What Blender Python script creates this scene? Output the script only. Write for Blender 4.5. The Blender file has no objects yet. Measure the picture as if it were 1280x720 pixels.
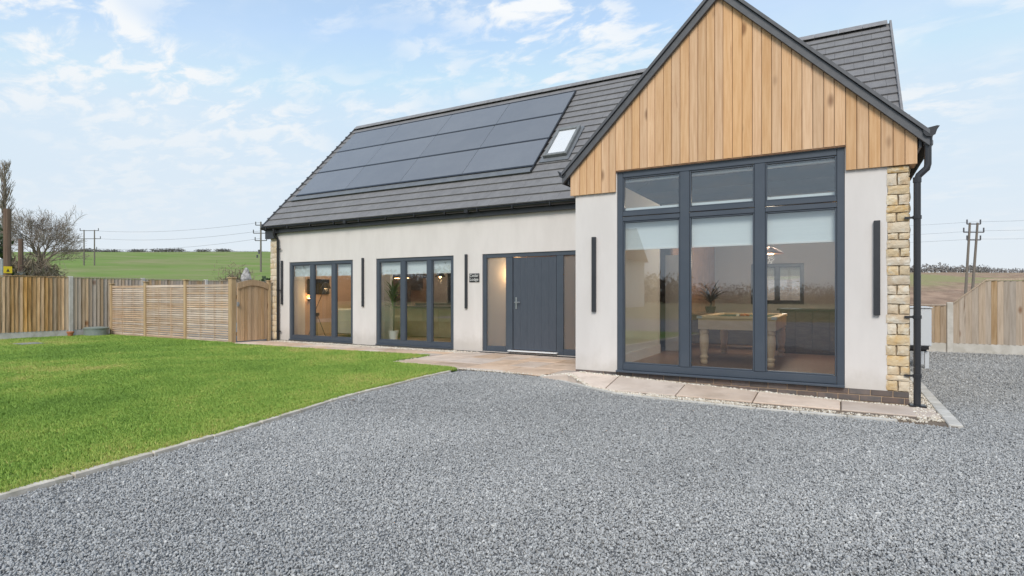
import bpy, math, random
import numpy as np
from mathutils import Matrix, Vector, noise as mnoise
random.seed(7); rng = np.random.default_rng(11)
R = math.radians
sc = bpy.context.scene
C = sc.collection

# ------------------------------------------------------------------ camera, sky, sun, exposure
cam = bpy.data.objects.new('camera', bpy.data.cameras.new('camera')); C.objects.link(cam)
cam.location = (0, 0, 1.3); cam.rotation_euler = (R(90), 0, R(29.812))
cam.data.sensor_width = 36; cam.data.lens = 713.55 / 1280 * 36
cam.data.shift_y = 9.22 / 1280; cam.data.shift_x = 0.0004
cam.data.clip_start = 0.05; cam.data.clip_end = 3000
sc.camera = cam
SUN = Vector((0.24, -0.70, 0.66)).normalized()
el = math.asin(SUN.z); az = math.atan2(SUN.x, SUN.y)
w = bpy.data.worlds.new('World'); sc.world = w; w.use_nodes = True
wn, wl = w.node_tree.nodes, w.node_tree.links
bg = wn['Background']; bg.inputs['Strength'].default_value = 0.1
sky = wn.new('ShaderNodeTexSky'); sky.sky_type = 'NISHITA'; sky.sun_disc = False
sky.sun_elevation = el; sky.sun_rotation = az
sky.air_density = 1.0; sky.dust_density = 0.6; sky.ozone_density = 1.6
def wmath(op, a, b=None, clamp=False):
    n = wn.new('ShaderNodeMath'); n.operation = op; n.use_clamp = clamp
    for i, x in enumerate((a, b)):
        if x is None: continue
        if isinstance(x, (int, float)): n.inputs[i].default_value = x
        else: wl.new(x, n.inputs[i])
    return n.outputs[0]
tc = wn.new('ShaderNodeTexCoord'); sep = wn.new('ShaderNodeSeparateXYZ'); wl.new(tc.outputs['Generated'], sep.inputs[0])
zc = wmath('MAXIMUM', sep.outputs[2], 0.0)
den = wmath('ADD', zc, 0.16)
cmb = wn.new('ShaderNodeCombineXYZ')
wl.new(wmath('DIVIDE', sep.outputs[0], den), cmb.inputs[0]); wl.new(wmath('DIVIDE', sep.outputs[1], den), cmb.inputs[1])
def wnoise(scale, detail, rough, sx=1, sy=1, rot=0, loc=(0, 0, 0)):
    mp = wn.new('ShaderNodeMapping'); mp.inputs['Scale'].default_value = (sx, sy, 1); mp.inputs['Rotation'].default_value = (0, 0, rot)
    mp.inputs['Location'].default_value = loc
    wl.new(cmb.outputs[0], mp.inputs[0])
    n = wn.new('ShaderNodeTexNoise'); n.inputs['Scale'].default_value = scale; n.inputs['Detail'].default_value = detail
    n.inputs['Roughness'].default_value = rough; n.inputs['Distortion'].default_value = 0.35
    wl.new(mp.outputs[0], n.inputs['Vector']); return n.outputs['Fac']
def wramp(x, a, b):
    n = wn.new('ShaderNodeMapRange'); n.interpolation_type = 'SMOOTHSTEP'
    n.inputs[1].default_value = a; n.inputs[2].default_value = b; wl.new(x, n.inputs[0]); return n.outputs[0]
big = wramp(wnoise(1.1, 4, 0.5, 1, 1.0, 0.5, (1.3, 0.4, 0)), 0.40, 0.60)
fine = wramp(wnoise(6.0, 9, 0.60, 1.0, 1.6, 0.9), 0.44, 0.62)
veil = wramp(wnoise(1.0, 6, 0.55, 1, 1.3, 0.2, (4, 2, 0)), 0.35, 0.85)
cl = wmath('ADD', wmath('MULTIPLY', wmath('MULTIPLY', big, fine), 1.0), wmath('MULTIPLY', veil, 0.32), True)
cl = wmath('MULTIPLY', cl, wmath('ADD', 0.35, wmath('MULTIPLY', wramp(zc, 0.10, 0.36), 0.65)))
hz = wmath('POWER', wmath('SUBTRACT', 1.0, zc), 1.9)
hz = wmath('MULTIPLY', hz, 0.98)
mA = wn.new('ShaderNodeMix'); mA.data_type = 'RGBA'; wl.new(cl, mA.inputs[0])
skm = wn.new('ShaderNodeMix'); skm.data_type = 'RGBA'; skm.blend_type = 'MULTIPLY'; skm.inputs[0].default_value = 1
wl.new(sky.outputs[0], skm.inputs[6]); skm.inputs[7].default_value = (1.95, 2.2, 2.1, 1)
dk = wn.new('ShaderNodeMix'); dk.data_type = 'RGBA'; dk.blend_type = 'DARKEN'; dk.inputs[0].default_value = 1; dk.inputs[7].default_value = (3.8, 6.0, 8.1, 1); wl.new(skm.outputs[2], dk.inputs[6])
wl.new(dk.outputs[2], mA.inputs[6]); mA.inputs[7].default_value = (8.0, 8.15, 8.3, 1)
mB = wn.new('ShaderNodeMix'); mB.data_type = 'RGBA'; wl.new(hz, mB.inputs[0])
wl.new(mA.outputs[2], mB.inputs[6]); mB.inputs[7].default_value = (6.5, 6.85, 7.15, 1)
wl.new(mB.outputs[2], bg.inputs['Color'])
sl = bpy.data.lights.new('sun', 'SUN'); sl.energy = 2.1; sl.angle = R(24); sl.color = (1.0, 0.93, 0.84)
so = bpy.data.objects.new('sun', sl); C.objects.link(so); so.rotation_euler = (-SUN).to_track_quat('-Z', 'Y').to_euler()
so.location = (-20, -30, 30)
vs = sc.view_settings; vs.view_transform = 'Standard'; vs.look = 'None'; vs.exposure = 0.32; vs.gamma = 1
sc.cycles.use_denoising = True; sc.cycles.max_bounces = 8; sc.cycles.transparent_max_bounces = 24
sc.cycles.diffuse_bounces = 4; sc.cycles.glossy_bounces = 4; sc.cycles.caustics_reflective = False; sc.cycles.caustics_refractive = False

# ------------------------------------------------------------------ materials
def nodes_of(name):
    m = bpy.data.materials.new(name); m.use_nodes = True
    nt = m.node_tree; return m, nt.nodes, nt.links, nt.nodes['Principled BSDF']
def mat(name, c1, c2=None, scale=8, stretch=(1, 1, 1), rough=0.7, bump=0.0, bscale=None, rand=0.0, metal=0.0, spec=0.5,
        detail=5, lo=0.35, hi=0.65, c3=None, scale3=2, mid3=0.55, w3=0.1, bstretch=None, bdist=0.01, world=False, hue=0.0, knots=False, splash=False):
    m, N, L, P = nodes_of(name)
    P.inputs['Roughness'].default_value = rough; P.inputs['Metallic'].default_value = metal
    P.inputs['Specular IOR Level'].default_value = spec
    t = N.new('ShaderNodeTexCoord'); oi = N.new('ShaderNodeObjectInfo')
    if world:
        g = N.new('ShaderNodeNewGeometry'); vec = g.outputs['Position']
    else:
        off = N.new('ShaderNodeVectorMath'); off.operation = 'SCALE'; off.inputs[0].default_value = (37, 53, 71)
        L.new(oi.outputs['Random'], off.inputs['Scale'])
        ad = N.new('ShaderNodeVectorMath'); ad.operation = 'ADD'
        L.new(t.outputs['Object'], ad.inputs[0]); L.new(off.outputs[0], ad.inputs[1]); vec = ad.outputs[0]
    def noise(s, st, d=detail):
        mp = N.new('ShaderNodeMapping'); mp.inputs['Scale'].default_value = st; L.new(vec, mp.inputs[0])
        n = N.new('ShaderNodeTexNoise'); n.inputs['Scale'].default_value = s; n.inputs['Detail'].default_value = d
        n.inputs['Roughness'].default_value = 0.6; L.new(mp.outputs[0], n.inputs['Vector']); return n.outputs['Fac']
    def ramp(x, a, b):
        r = N.new('ShaderNodeMapRange'); r.interpolation_type = 'SMOOTHSTEP'; r.inputs[1].default_value = a; r.inputs[2].default_value = b
        L.new(x, r.inputs[0]); return r.outputs[0]
    def mix(f, a, b, bt='MIX'):
        x = N.new('ShaderNodeMix'); x.data_type = 'RGBA'; x.blend_type = bt
        if isinstance(f, float): x.inputs[0].default_value = f
        else: L.new(f, x.inputs[0])
        for i, q in ((6, a), (7, b)):
            if isinstance(q, tuple): x.inputs[i].default_value = (*q[:3], 1)
            else: L.new(q, x.inputs[i])
        return x.outputs[2]
    col = c1
    if c2 is not None: col = mix(ramp(noise(scale, stretch), lo, hi), c1, c2)
    if c3 is not None: col = mix(ramp(noise(scale3, stretch, 6), mid3 - w3, mid3 + w3), col, c3)
    if splash:   # rain splash and dust on the foot of the walls
        gp2 = N.new('ShaderNodeNewGeometry'); sx = N.new('ShaderNodeSeparateXYZ'); L.new(gp2.outputs['Position'], sx.inputs[0])
        sa = N.new('ShaderNodeMath'); sa.operation = 'MULTIPLY_ADD'; sa.inputs[1].default_value = -0.55; L.new(noise(5.5, (1, 1, 0.8)), sa.inputs[0]); L.new(sx.outputs[2], sa.inputs[2])
        sr = N.new('ShaderNodeMapRange'); sr.interpolation_type = 'SMOOTHSTEP'; sr.inputs[1].default_value = 0.22; sr.inputs[2].default_value = -0.16; sr.inputs[3].default_value = 0; sr.inputs[4].default_value = 0.42; L.new(sa.outputs[0], sr.inputs[0])
        col = mix(sr.outputs[0], col, (0.43, 0.385, 0.33))
    if knots:
        mp = N.new('ShaderNodeMapping'); mp.inputs['Scale'].default_value = (2.6, 2.6 if world is None else 1.1, 1.15); L.new(vec, mp.inputs[0])
        vo = N.new('ShaderNodeTexVoronoi'); vo.inputs['Scale'].default_value = 1.0; L.new(mp.outputs[0], vo.inputs['Vector'])
        kn = N.new('ShaderNodeMapRange'); kn.interpolation_type = 'SMOOTHSTEP'; kn.inputs[1].default_value = 0.15; kn.inputs[2].default_value = 0.04
        kn.inputs[3].default_value = 0.0; kn.inputs[4].default_value = 0.8; L.new(vo.outputs['Distance'], kn.inputs[0])
        col = mix(kn.outputs[0], col, (0.20, 0.095, 0.045))
    if rand or hue:
        hs = N.new('ShaderNodeHueSaturation')
        if isinstance(col, tuple): hs.inputs['Color'].default_value = (*col[:3], 1)
        else: L.new(col, hs.inputs['Color'])
        r = N.new('ShaderNodeMapRange'); r.inputs[3].default_value = 1 - rand; r.inputs[4].default_value = 1 + rand
        L.new(oi.outputs['Random'], r.inputs[0]); L.new(r.outputs[0], hs.inputs['Value'])
        if hue:
            fr = N.new('ShaderNodeMath'); fr.operation = 'MULTIPLY'; fr.inputs[1].default_value = 7.31; L.new(oi.outputs['Random'], fr.inputs[0])
            f2 = N.new('ShaderNodeMath'); f2.operation = 'FRACT'; L.new(fr.outputs[0], f2.inputs[0])
            r2 = N.new('ShaderNodeMapRange'); r2.inputs[3].default_value = 1 - hue; r2.inputs[4].default_value = 1 + hue
            L.new(f2.outputs[0], r2.inputs[0]); L.new(r2.outputs[0], hs.inputs['Saturation'])
        col = hs.outputs[0]
    if isinstance(col, tuple): P.inputs['Base Color'].default_value = (*col[:3], 1)
    else: L.new(col, P.inputs['Base Color'])
    if bump:
        b = N.new('ShaderNodeBump'); b.inputs['Strength'].default_value = bump; b.inputs['Distance'].default_value = bdist
        L.new(noise(bscale or scale, bstretch or stretch, 6), b.inputs['Height']); L.new(b.outputs[0], P.inputs['Normal'])
    return m
def glass(name, f0=0.075, tint=(0.86, 0.9, 0.9), rough=0.0):
    m, N, L, P = nodes_of(name); N.remove(P)
    lw = N.new('ShaderNodeLayerWeight'); lw.inputs['Blend'].default_value = 0.5
    pw = N.new('ShaderNodeMath'); pw.operation = 'POWER'; pw.inputs[1].default_value = 5; L.new(lw.outputs['Facing'], pw.inputs[0])
    ma = N.new('ShaderNodeMath'); ma.operation = 'MULTIPLY_ADD'; ma.inputs[1].default_value = 1 - f0; ma.inputs[2].default_value = f0; L.new(pw.outputs[0], ma.inputs[0])
    tr = N.new('ShaderNodeBsdfTransparent'); tr.inputs[0].default_value = (*tint, 1)
    gl = N.new('ShaderNodeBsdfGlossy'); gl.inputs['Roughness'].default_value = rough; gl.inputs['Color'].default_value = (0.93, 0.96, 1, 1)
    mx = N.new('ShaderNodeMixShader'); L.new(ma.outputs[0], mx.inputs[0]); L.new(tr.outputs[0], mx.inputs[1]); L.new(gl.outputs[0], mx.inputs[2])
    L.new(mx.outputs[0], N['Material Output'].inputs[0]); return m
def frosted(name):
    m, N, L, P = nodes_of(name)
    P.inputs['Base Color'].default_value = (0.85, 0.86, 0.85, 1); P.inputs['Transmission Weight'].default_value = 0.86
    P.inputs['Roughness'].default_value = 0.42; P.inputs['IOR'].default_value = 1.25
    t = N.new('ShaderNodeTexCoord'); v = N.new('ShaderNodeTexVoronoi'); v.inputs['Scale'].default_value = 60; L.new(t.outputs['Object'], v.inputs['Vector'])
    b = N.new('ShaderNodeBump'); b.inputs['Strength'].default_value = 0.25; L.new(v.outputs['Distance'], b.inputs['Height']); L.new(b.outputs[0], P.inputs['Normal'])
    return m
def emit(name, c, s):
    m, N, L, P = nodes_of(name); P.inputs['Base Color'].default_value = (*c, 1)
    P.inputs['Emission Color'].default_value = (*c, 1); P.inputs['Emission Strength'].default_value = s; return m
def tinted(name, stops, rough=0.8, spec=0.3):
    # colour read from the point attribute 'rnd' that every scattered instance carries
    m, N, L, P = nodes_of(name); P.inputs['Roughness'].default_value = rough; P.inputs['Specular IOR Level'].default_value = spec
    a = N.new('ShaderNodeAttribute'); a.attribute_type = 'INSTANCER'; a.attribute_name = 'rnd'
    cr = N.new('ShaderNodeValToRGB'); e = cr.color_ramp.elements
    e[0].position, e[0].color = stops[0][0], (*stops[0][1], 1); e[1].position, e[1].color = stops[-1][0], (*stops[-1][1], 1)
    for p, c in stops[1:-1]:
        x = e.new(p); x.color = (*c, 1)
    L.new(a.outputs['Fac'], cr.inputs[0]); L.new(cr.outputs[0], P.inputs['Base Color']); return m

M = {}
M['render'] = mat('wall_render', (0.715, 0.675, 0.65), (0.67, 0.63, 0.605), scale=1.6, stretch=(1.6, 1, 0.45), rough=0.9, bump=0.35, bscale=160, bstretch=(1, 1, 1), bdist=0.004, spec=0.2, splash=True)
M['grey'] = mat('grey_frame', (0.060, 0.075, 0.098), (0.068, 0.083, 0.106), scale=3, rough=0.38, spec=0.5)
M['sash'] = mat('grey_door_leaf', (0.058, 0.070, 0.092), (0.072, 0.085, 0.108), scale=10, stretch=(9, 1, 0.5), rough=0.45, bump=0.2, bscale=22, bdist=0.002)
M['dark'] = mat('dark_trim', (0.030, 0.032, 0.038), (0.038, 0.040, 0.046), scale=6, rough=0.4)
M['trim'] = mat('grey_verge', (0.085, 0.088, 0.098), (0.105, 0.108, 0.118), scale=9, rough=0.5)
M['black'] = mat('black_plastic', (0.014, 0.014, 0.016), (0.02, 0.02, 0.022), scale=5, rough=0.3)
M['pipegrey'] = mat('grey_black_pipe', (0.03, 0.031, 0.036), rough=0.33)
M['tile'] = mat('roof_tile', (0.185, 0.18, 0.183), (0.212, 0.207, 0.209), scale=7, rough=0.75, rand=0.05, bump=0.25, bscale=60, bdist=0.004, spec=0.35, c3=(0.245, 0.24, 0.236), scale3=3, mid3=0.68, w3=0.1)
M['ridge'] = mat('ridge_tile', (0.21, 0.205, 0.21), (0.26, 0.255, 0.26), scale=7, rough=0.75, rand=0.06)
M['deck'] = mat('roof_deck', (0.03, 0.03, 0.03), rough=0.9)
M['solar'] = mat('solar_glass', (0.162, 0.169, 0.184), (0.174, 0.181, 0.195), scale=1.2, rough=0.22, spec=0.9, rand=0.05)
M['flash'] = mat('lead_flashing', (0.14, 0.15, 0.165), (0.17, 0.18, 0.19), scale=5, rough=0.5)
M['alu'] = mat('aluminium', (0.50, 0.51, 0.53), (0.55, 0.56, 0.58), scale=9, rough=0.32, metal=0.9)
M['silver'] = mat('silver_strip', (0.72, 0.73, 0.74), rough=0.35)
M['skyfr'] = mat('skylight_frame', (0.17, 0.175, 0.17), (0.21, 0.215, 0.21), scale=9, rough=0.4)
M['blind'] = mat('blind_fabric', (0.74, 0.78, 0.78), (0.70, 0.74, 0.75), scale=3, stretch=(0.2, 1, 40), rough=0.8)
M['blindw'] = mat('skylight_blind', (0.86, 0.87, 0.87), rough=0.8)
M['white'] = mat('white_paint', (0.78, 0.77, 0.75), (0.74, 0.73, 0.71), scale=2, rough=0.5)
M['glass'] = glass('window_glass', 0.105, (0.94, 0.96, 0.96)); M['frost'] = frosted('frosted_glass'); M['skyglass'] = glass('skylight_glass', 0.03, (0.97, 0.97, 0.97))
cedar = dict(stretch=(14, 14, 0.9), rough=0.62, rand=0.09, hue=0.09, knots=True, bump=0.25, bdist=0.003, spec=0.25)
M['cedar'] = mat('cedar_board', (0.70, 0.455, 0.265), (0.585, 0.345, 0.18), scale=2.2, lo=0.3, hi=0.72, c3=(0.36, 0.17, 0.085), scale3=0.8, mid3=0.71, w3=0.05, **cedar)
M['cedardark'] = mat('cedar_edge', (0.27, 0.145, 0.08), (0.22, 0.115, 0.065), scale=4, rough=0.7)
M['stone'] = mat('sandstone', (0.65, 0.535, 0.385), (0.57, 0.40, 0.225), scale=6, rough=0.92, rand=0.10, hue=0.28, bump=0.8, bscale=28, bdist=0.012, spec=0.15, lo=0.42, hi=0.72, c3=(0.71, 0.64, 0.52), scale3=11, mid3=0.58, w3=0.1)
M['mortar'] = mat('stone_mortar', (0.47, 0.385, 0.275), (0.38, 0.31, 0.22), scale=30, rough=0.95, bump=0.5, bscale=120)
M['brick'] = mat('blue_brick', (0.10, 0.088, 0.085), (0.155, 0.115, 0.10), scale=9, rough=0.65, rand=0.22, hue=0.3, bump=0.3, bscale=60, bdist=0.004)
M['bmortar'] = mat('brick_mortar', (0.40, 0.29, 0.205), (0.33, 0.24, 0.17), scale=40, rough=0.95)
M['slab'] = mat('sandstone_paving', (0.66, 0.52, 0.415), (0.56, 0.43, 0.335), scale=2.5, rough=0.85, rand=0.14, hue=0.28, bump=0.3, bscale=26, bdist=0.006, c3=(0.44, 0.335, 0.25), scale3=1.6, mid3=0.66, w3=0.1, spec=0.25)
M['bed'] = mat('paving_bed', (0.20, 0.155, 0.115), (0.14, 0.11, 0.085), scale=20, rough=0.95)
M['conc'] = mat('concrete', (0.60, 0.575, 0.535), (0.50, 0.475, 0.43), scale=5, rough=0.9, rand=0.08, bump=0.35, bscale=70, bdist=0.004, c3=(0.36, 0.34, 0.28), scale3=2.2, mid3=0.66, w3=0.12, spec=0.2)
M['kerb'] = mat('kerb_concrete', (0.66, 0.60, 0.52), (0.55, 0.49, 0.41), scale=6, rough=0.92, rand=0.08, bump=0.4, bscale=60, bdist=0.004, c3=(0.36, 0.34, 0.26), scale3=3, mid3=0.64, w3=0.1, spec=0.2)
M['gbase'] = mat('gravel_bed', (0.30, 0.302, 0.304), (0.15, 0.152, 0.155), scale=75, rough=0.95, bump=1.0, bscale=75, bdist=0.02, detail=3, world=True, lo=0.38, hi=0.66)
M['chip'] = tinted('granite_chip', [(0, (0.17, 0.171, 0.172)), (0.3, (0.325, 0.326, 0.326)), (0.7, (0.435, 0.435, 0.431)), (1, (0.60, 0.592, 0.575))], rough=0.75)
M['pebble'] = tinted('cream_pebble', [(0, (0.42, 0.35, 0.27)), (0.5, (0.66, 0.59, 0.49)), (1, (0.80, 0.76, 0.69))], rough=0.7)
M['lawnbase'] = mat('lawn_soil', (0.14, 0.23, 0.04), (0.19, 0.26, 0.05), scale=1.2, rough=0.95, bump=0.6, bscale=60, world=True)
M['blade'] = tinted('grass_blade', [(0, (0.15, 0.26, 0.044)), (0.45, (0.24, 0.375, 0.066)), (0.8, (0.355, 0.435, 0.095)), (1, (0.47, 0.43, 0.14))], rough=0.6, spec=0.25)
M['field'] = mat('green_crop_field', (0.155, 0.232, 0.052), (0.19, 0.268, 0.07), scale=0.055, stretch=(1, 2.2, 1), rough=0.95, bump=0.3, bscale=1.5, world=True, c3=(0.27, 0.26, 0.125), scale3=0.035, mid3=0.56, w3=0.16, spec=0.1)
M['plough'] = mat('ploughed_field', (0.42, 0.285, 0.20), (0.27, 0.18, 0.125), scale=0.5, stretch=(1, 0.22, 1), rough=0.98, bump=0.8, bscale=1.4, bdist=0.25, world=True, c3=(0.30, 0.28, 0.13), scale3=0.02, mid3=0.53, w3=0.06, spec=0.1)
M['stubble'] = mat('winter_stubble_field', (0.30, 0.25, 0.14), (0.22, 0.22, 0.10), scale=0.08, rough=0.98, world=True, spec=0.1)
M['lanetree'] = mat('lane_hedge', (0.34, 0.27, 0.215), (0.26, 0.215, 0.15), scale=0.15, rough=0.95, world=True)
M['hedge'] = mat('far_hedge', (0.10, 0.10, 0.095), (0.13, 0.12, 0.11), scale=0.2, rough=0.95, world=True)
fw = dict(knots=True, stretch=(11, 11, 0.7), rough=0.8, bump=0.3, bdist=0.003, spec=0.2)
M['fence'] = mat('weathered_fence_board', (0.52, 0.40, 0.285), (0.38, 0.275, 0.18), scale=2.6, rand=0.20, hue=0.28, lo=0.32, hi=0.70, c3=(0.17, 0.10, 0.055), scale3=0.9, mid3=0.68, w3=0.07, **fw)
M['fenceshade'] = mat('fence_gap_shade', (0.13, 0.09, 0.06), (0.09, 0.065, 0.045), scale=4, rough=0.9)  # dark colour standing in for the shadow lines between fence boards
M['fencewarm'] = mat('amber_fence_board', (0.64, 0.42, 0.225), (0.43, 0.255, 0.12), scale=2.4, rand=0.26, hue=0.2, lo=0.32, hi=0.68, c3=(0.14, 0.09, 0.05), scale3=0.8, mid3=0.63, w3=0.09, **fw)
M['fencegrey'] = mat('silver_fence_board', (0.54, 0.455, 0.375), (0.42, 0.345, 0.275), scale=2.6, rand=0.15, hue=0.25, lo=0.32, hi=0.70, c3=(0.21, 0.14, 0.09), scale3=0.9, mid3=0.69, w3=0.06, **fw)
M['slat'] = mat('trellis_slat', (0.64, 0.50, 0.385), (0.48, 0.345, 0.25), scale=2.0, stretch=(0.9, 12, 12), rough=0.8, rand=0.16, hue=0.25, spec=0.2)
M['post'] = mat('timber_post', (0.53, 0.39, 0.235), (0.44, 0.30, 0.17), scale=2.0, rand=0.06, **fw)
M['gate'] = mat('gate_board', (0.57, 0.40, 0.25), (0.46, 0.305, 0.18), scale=2.2, rand=0.12, hue=0.1, lo=0.3, hi=0.7, **fw)
M['bark'] = mat('bark', (0.085, 0.070, 0.058), (0.13, 0.11, 0.09), scale=4, rough=0.95)
M['twig'] = mat('bare_twig', (0.25, 0.205, 0.17), (0.30, 0.25, 0.205), scale=0.6, rough=0.95, world=True)
M['brush'] = mat('winter_brush', (0.26, 0.20, 0.15), (0.20, 0.18, 0.115), scale=0.9, rough=0.95, world=True)
M['fartree'] = mat('distant_trees', (0.24, 0.235, 0.235), (0.28, 0.27, 0.265), scale=0.2, rough=0.95, world=True)
M['ivy'] = mat('evergreen_leaf', (0.035, 0.06, 0.022), (0.06, 0.085, 0.035), scale=1.5, rough=0.6, world=True)
M['pole'] = mat('pole_timber', (0.125, 0.078, 0.058), (0.165, 0.11, 0.082), scale=2, stretch=(8, 8, 0.6), rough=0.9)
M['greypole'] = mat('grey_pole_timber', (0.20, 0.18, 0.155), (0.155, 0.135, 0.115), scale=2, stretch=(8, 8, 0.6), rough=0.9)
M['wire'] = mat('line_wire', (0.10, 0.10, 0.11), rough=0.5)
M['galv'] = mat('galvanised_steel', (0.45, 0.46, 0.47), (0.38, 0.39, 0.40), scale=6, rough=0.45, metal=0.5)
M['yellow'] = mat('yellow_sign', (0.80, 0.56, 0.02), rough=0.5)
M['tank'] = mat('tank_cover', (0.205, 0.245, 0.225), (0.25, 0.285, 0.26), scale=5, rough=0.55)
M['terra'] = mat('terracotta', (0.50, 0.19, 0.085), (0.42, 0.16, 0.075), scale=8, rough=0.85)
M['hp'] = mat('heat_pump_paint', (0.60, 0.63, 0.67), rough=0.4)
M['orn'] = mat('grey_ornament', (0.52, 0.50, 0.49), (0.22, 0.21, 0.21), scale=9, rough=0.8)
M['floor'] = mat('wood_floor', (0.34, 0.21, 0.145), (0.25, 0.15, 0.10), scale=3, stretch=(0.7, 9, 1), rough=0.35, rand=0.2)
M['inwhite'] = mat('interior_white', (0.70, 0.70, 0.67), rough=0.8)
M['ingrey'] = mat('interior_grey', (0.38, 0.38, 0.39), rough=0.85)
M['intan'] = mat('interior_tan', (0.62, 0.44, 0.32), (0.58, 0.41, 0.295), scale=2, rough=0.85)
M['inbrown'] = mat('interior_brown', (0.34, 0.21, 0.135), (0.27, 0.165, 0.11), scale=5, rough=0.8)
M['oak'] = mat('pale_oak', (0.74, 0.56, 0.36), (0.66, 0.48, 0.29), scale=3, stretch=(1, 1, 4), rough=0.5)
M['baize'] = mat('green_baize', (0.018, 0.06, 0.035), rough=0.95)
M['ball'] = mat('ball_orange', (0.55, 0.16, 0.03), rough=0.2)
M['ballw'] = mat('ball_white', (0.8, 0.76, 0.68), rough=0.2)
M['units'] = mat('dark_units', (0.09, 0.075, 0.065), (0.14, 0.112, 0.09), scale=6, stretch=(1, 1, 5), rough=0.6, rand=0.2)
M['worktop'] = mat('dark_worktop', (0.03, 0.03, 0.032), rough=0.25)
M['beige'] = mat('beige_fabric', (0.46, 0.40, 0.31), (0.42, 0.36, 0.28), scale=30, rough=0.95)
M['beigepanel'] = mat('beige_panel', (0.44, 0.36, 0.265), (0.38, 0.30, 0.22), scale=3, rough=0.6)
M['leaf'] = mat('plant_leaf', (0.075, 0.165, 0.04), (0.13, 0.22, 0.06), scale=4, rough=0.45, rand=0.25)
M['darkleaf'] = mat('dark_leaf', (0.012, 0.022, 0.012), rough=0.5)
M['bulb'] = emit('lit_bulb', (1.0, 0.55, 0.22), 14)
M['warmdisc'] = emit('fill_light_diffuser', (1.0, 0.80, 0.58), 3)
M['deadleaf'] = mat('dead_leaf', (0.42, 0.20, 0.08), (0.30, 0.14, 0.06), scale=30, rough=0.8)
M['stain'] = mat('copper_lamp', (0.30, 0.12, 0.05), rough=0.3, metal=0.6)
M['rose'] = mat('roof_far_tile', (0.22, 0.13, 0.10), (0.17, 0.10, 0.08), scale=2, rough=0.9)
M['screen'] = mat('screen_glass', (0.008, 0.008, 0.01), rough=0.1)
M['letter'] = mat('sign_letter', (0.72, 0.72, 0.70), rough=0.5)
M['slate'] = mat('slate_plaque', (0.02, 0.02, 0.023), (0.03, 0.03, 0.034), scale=20, rough=0.5)

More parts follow.
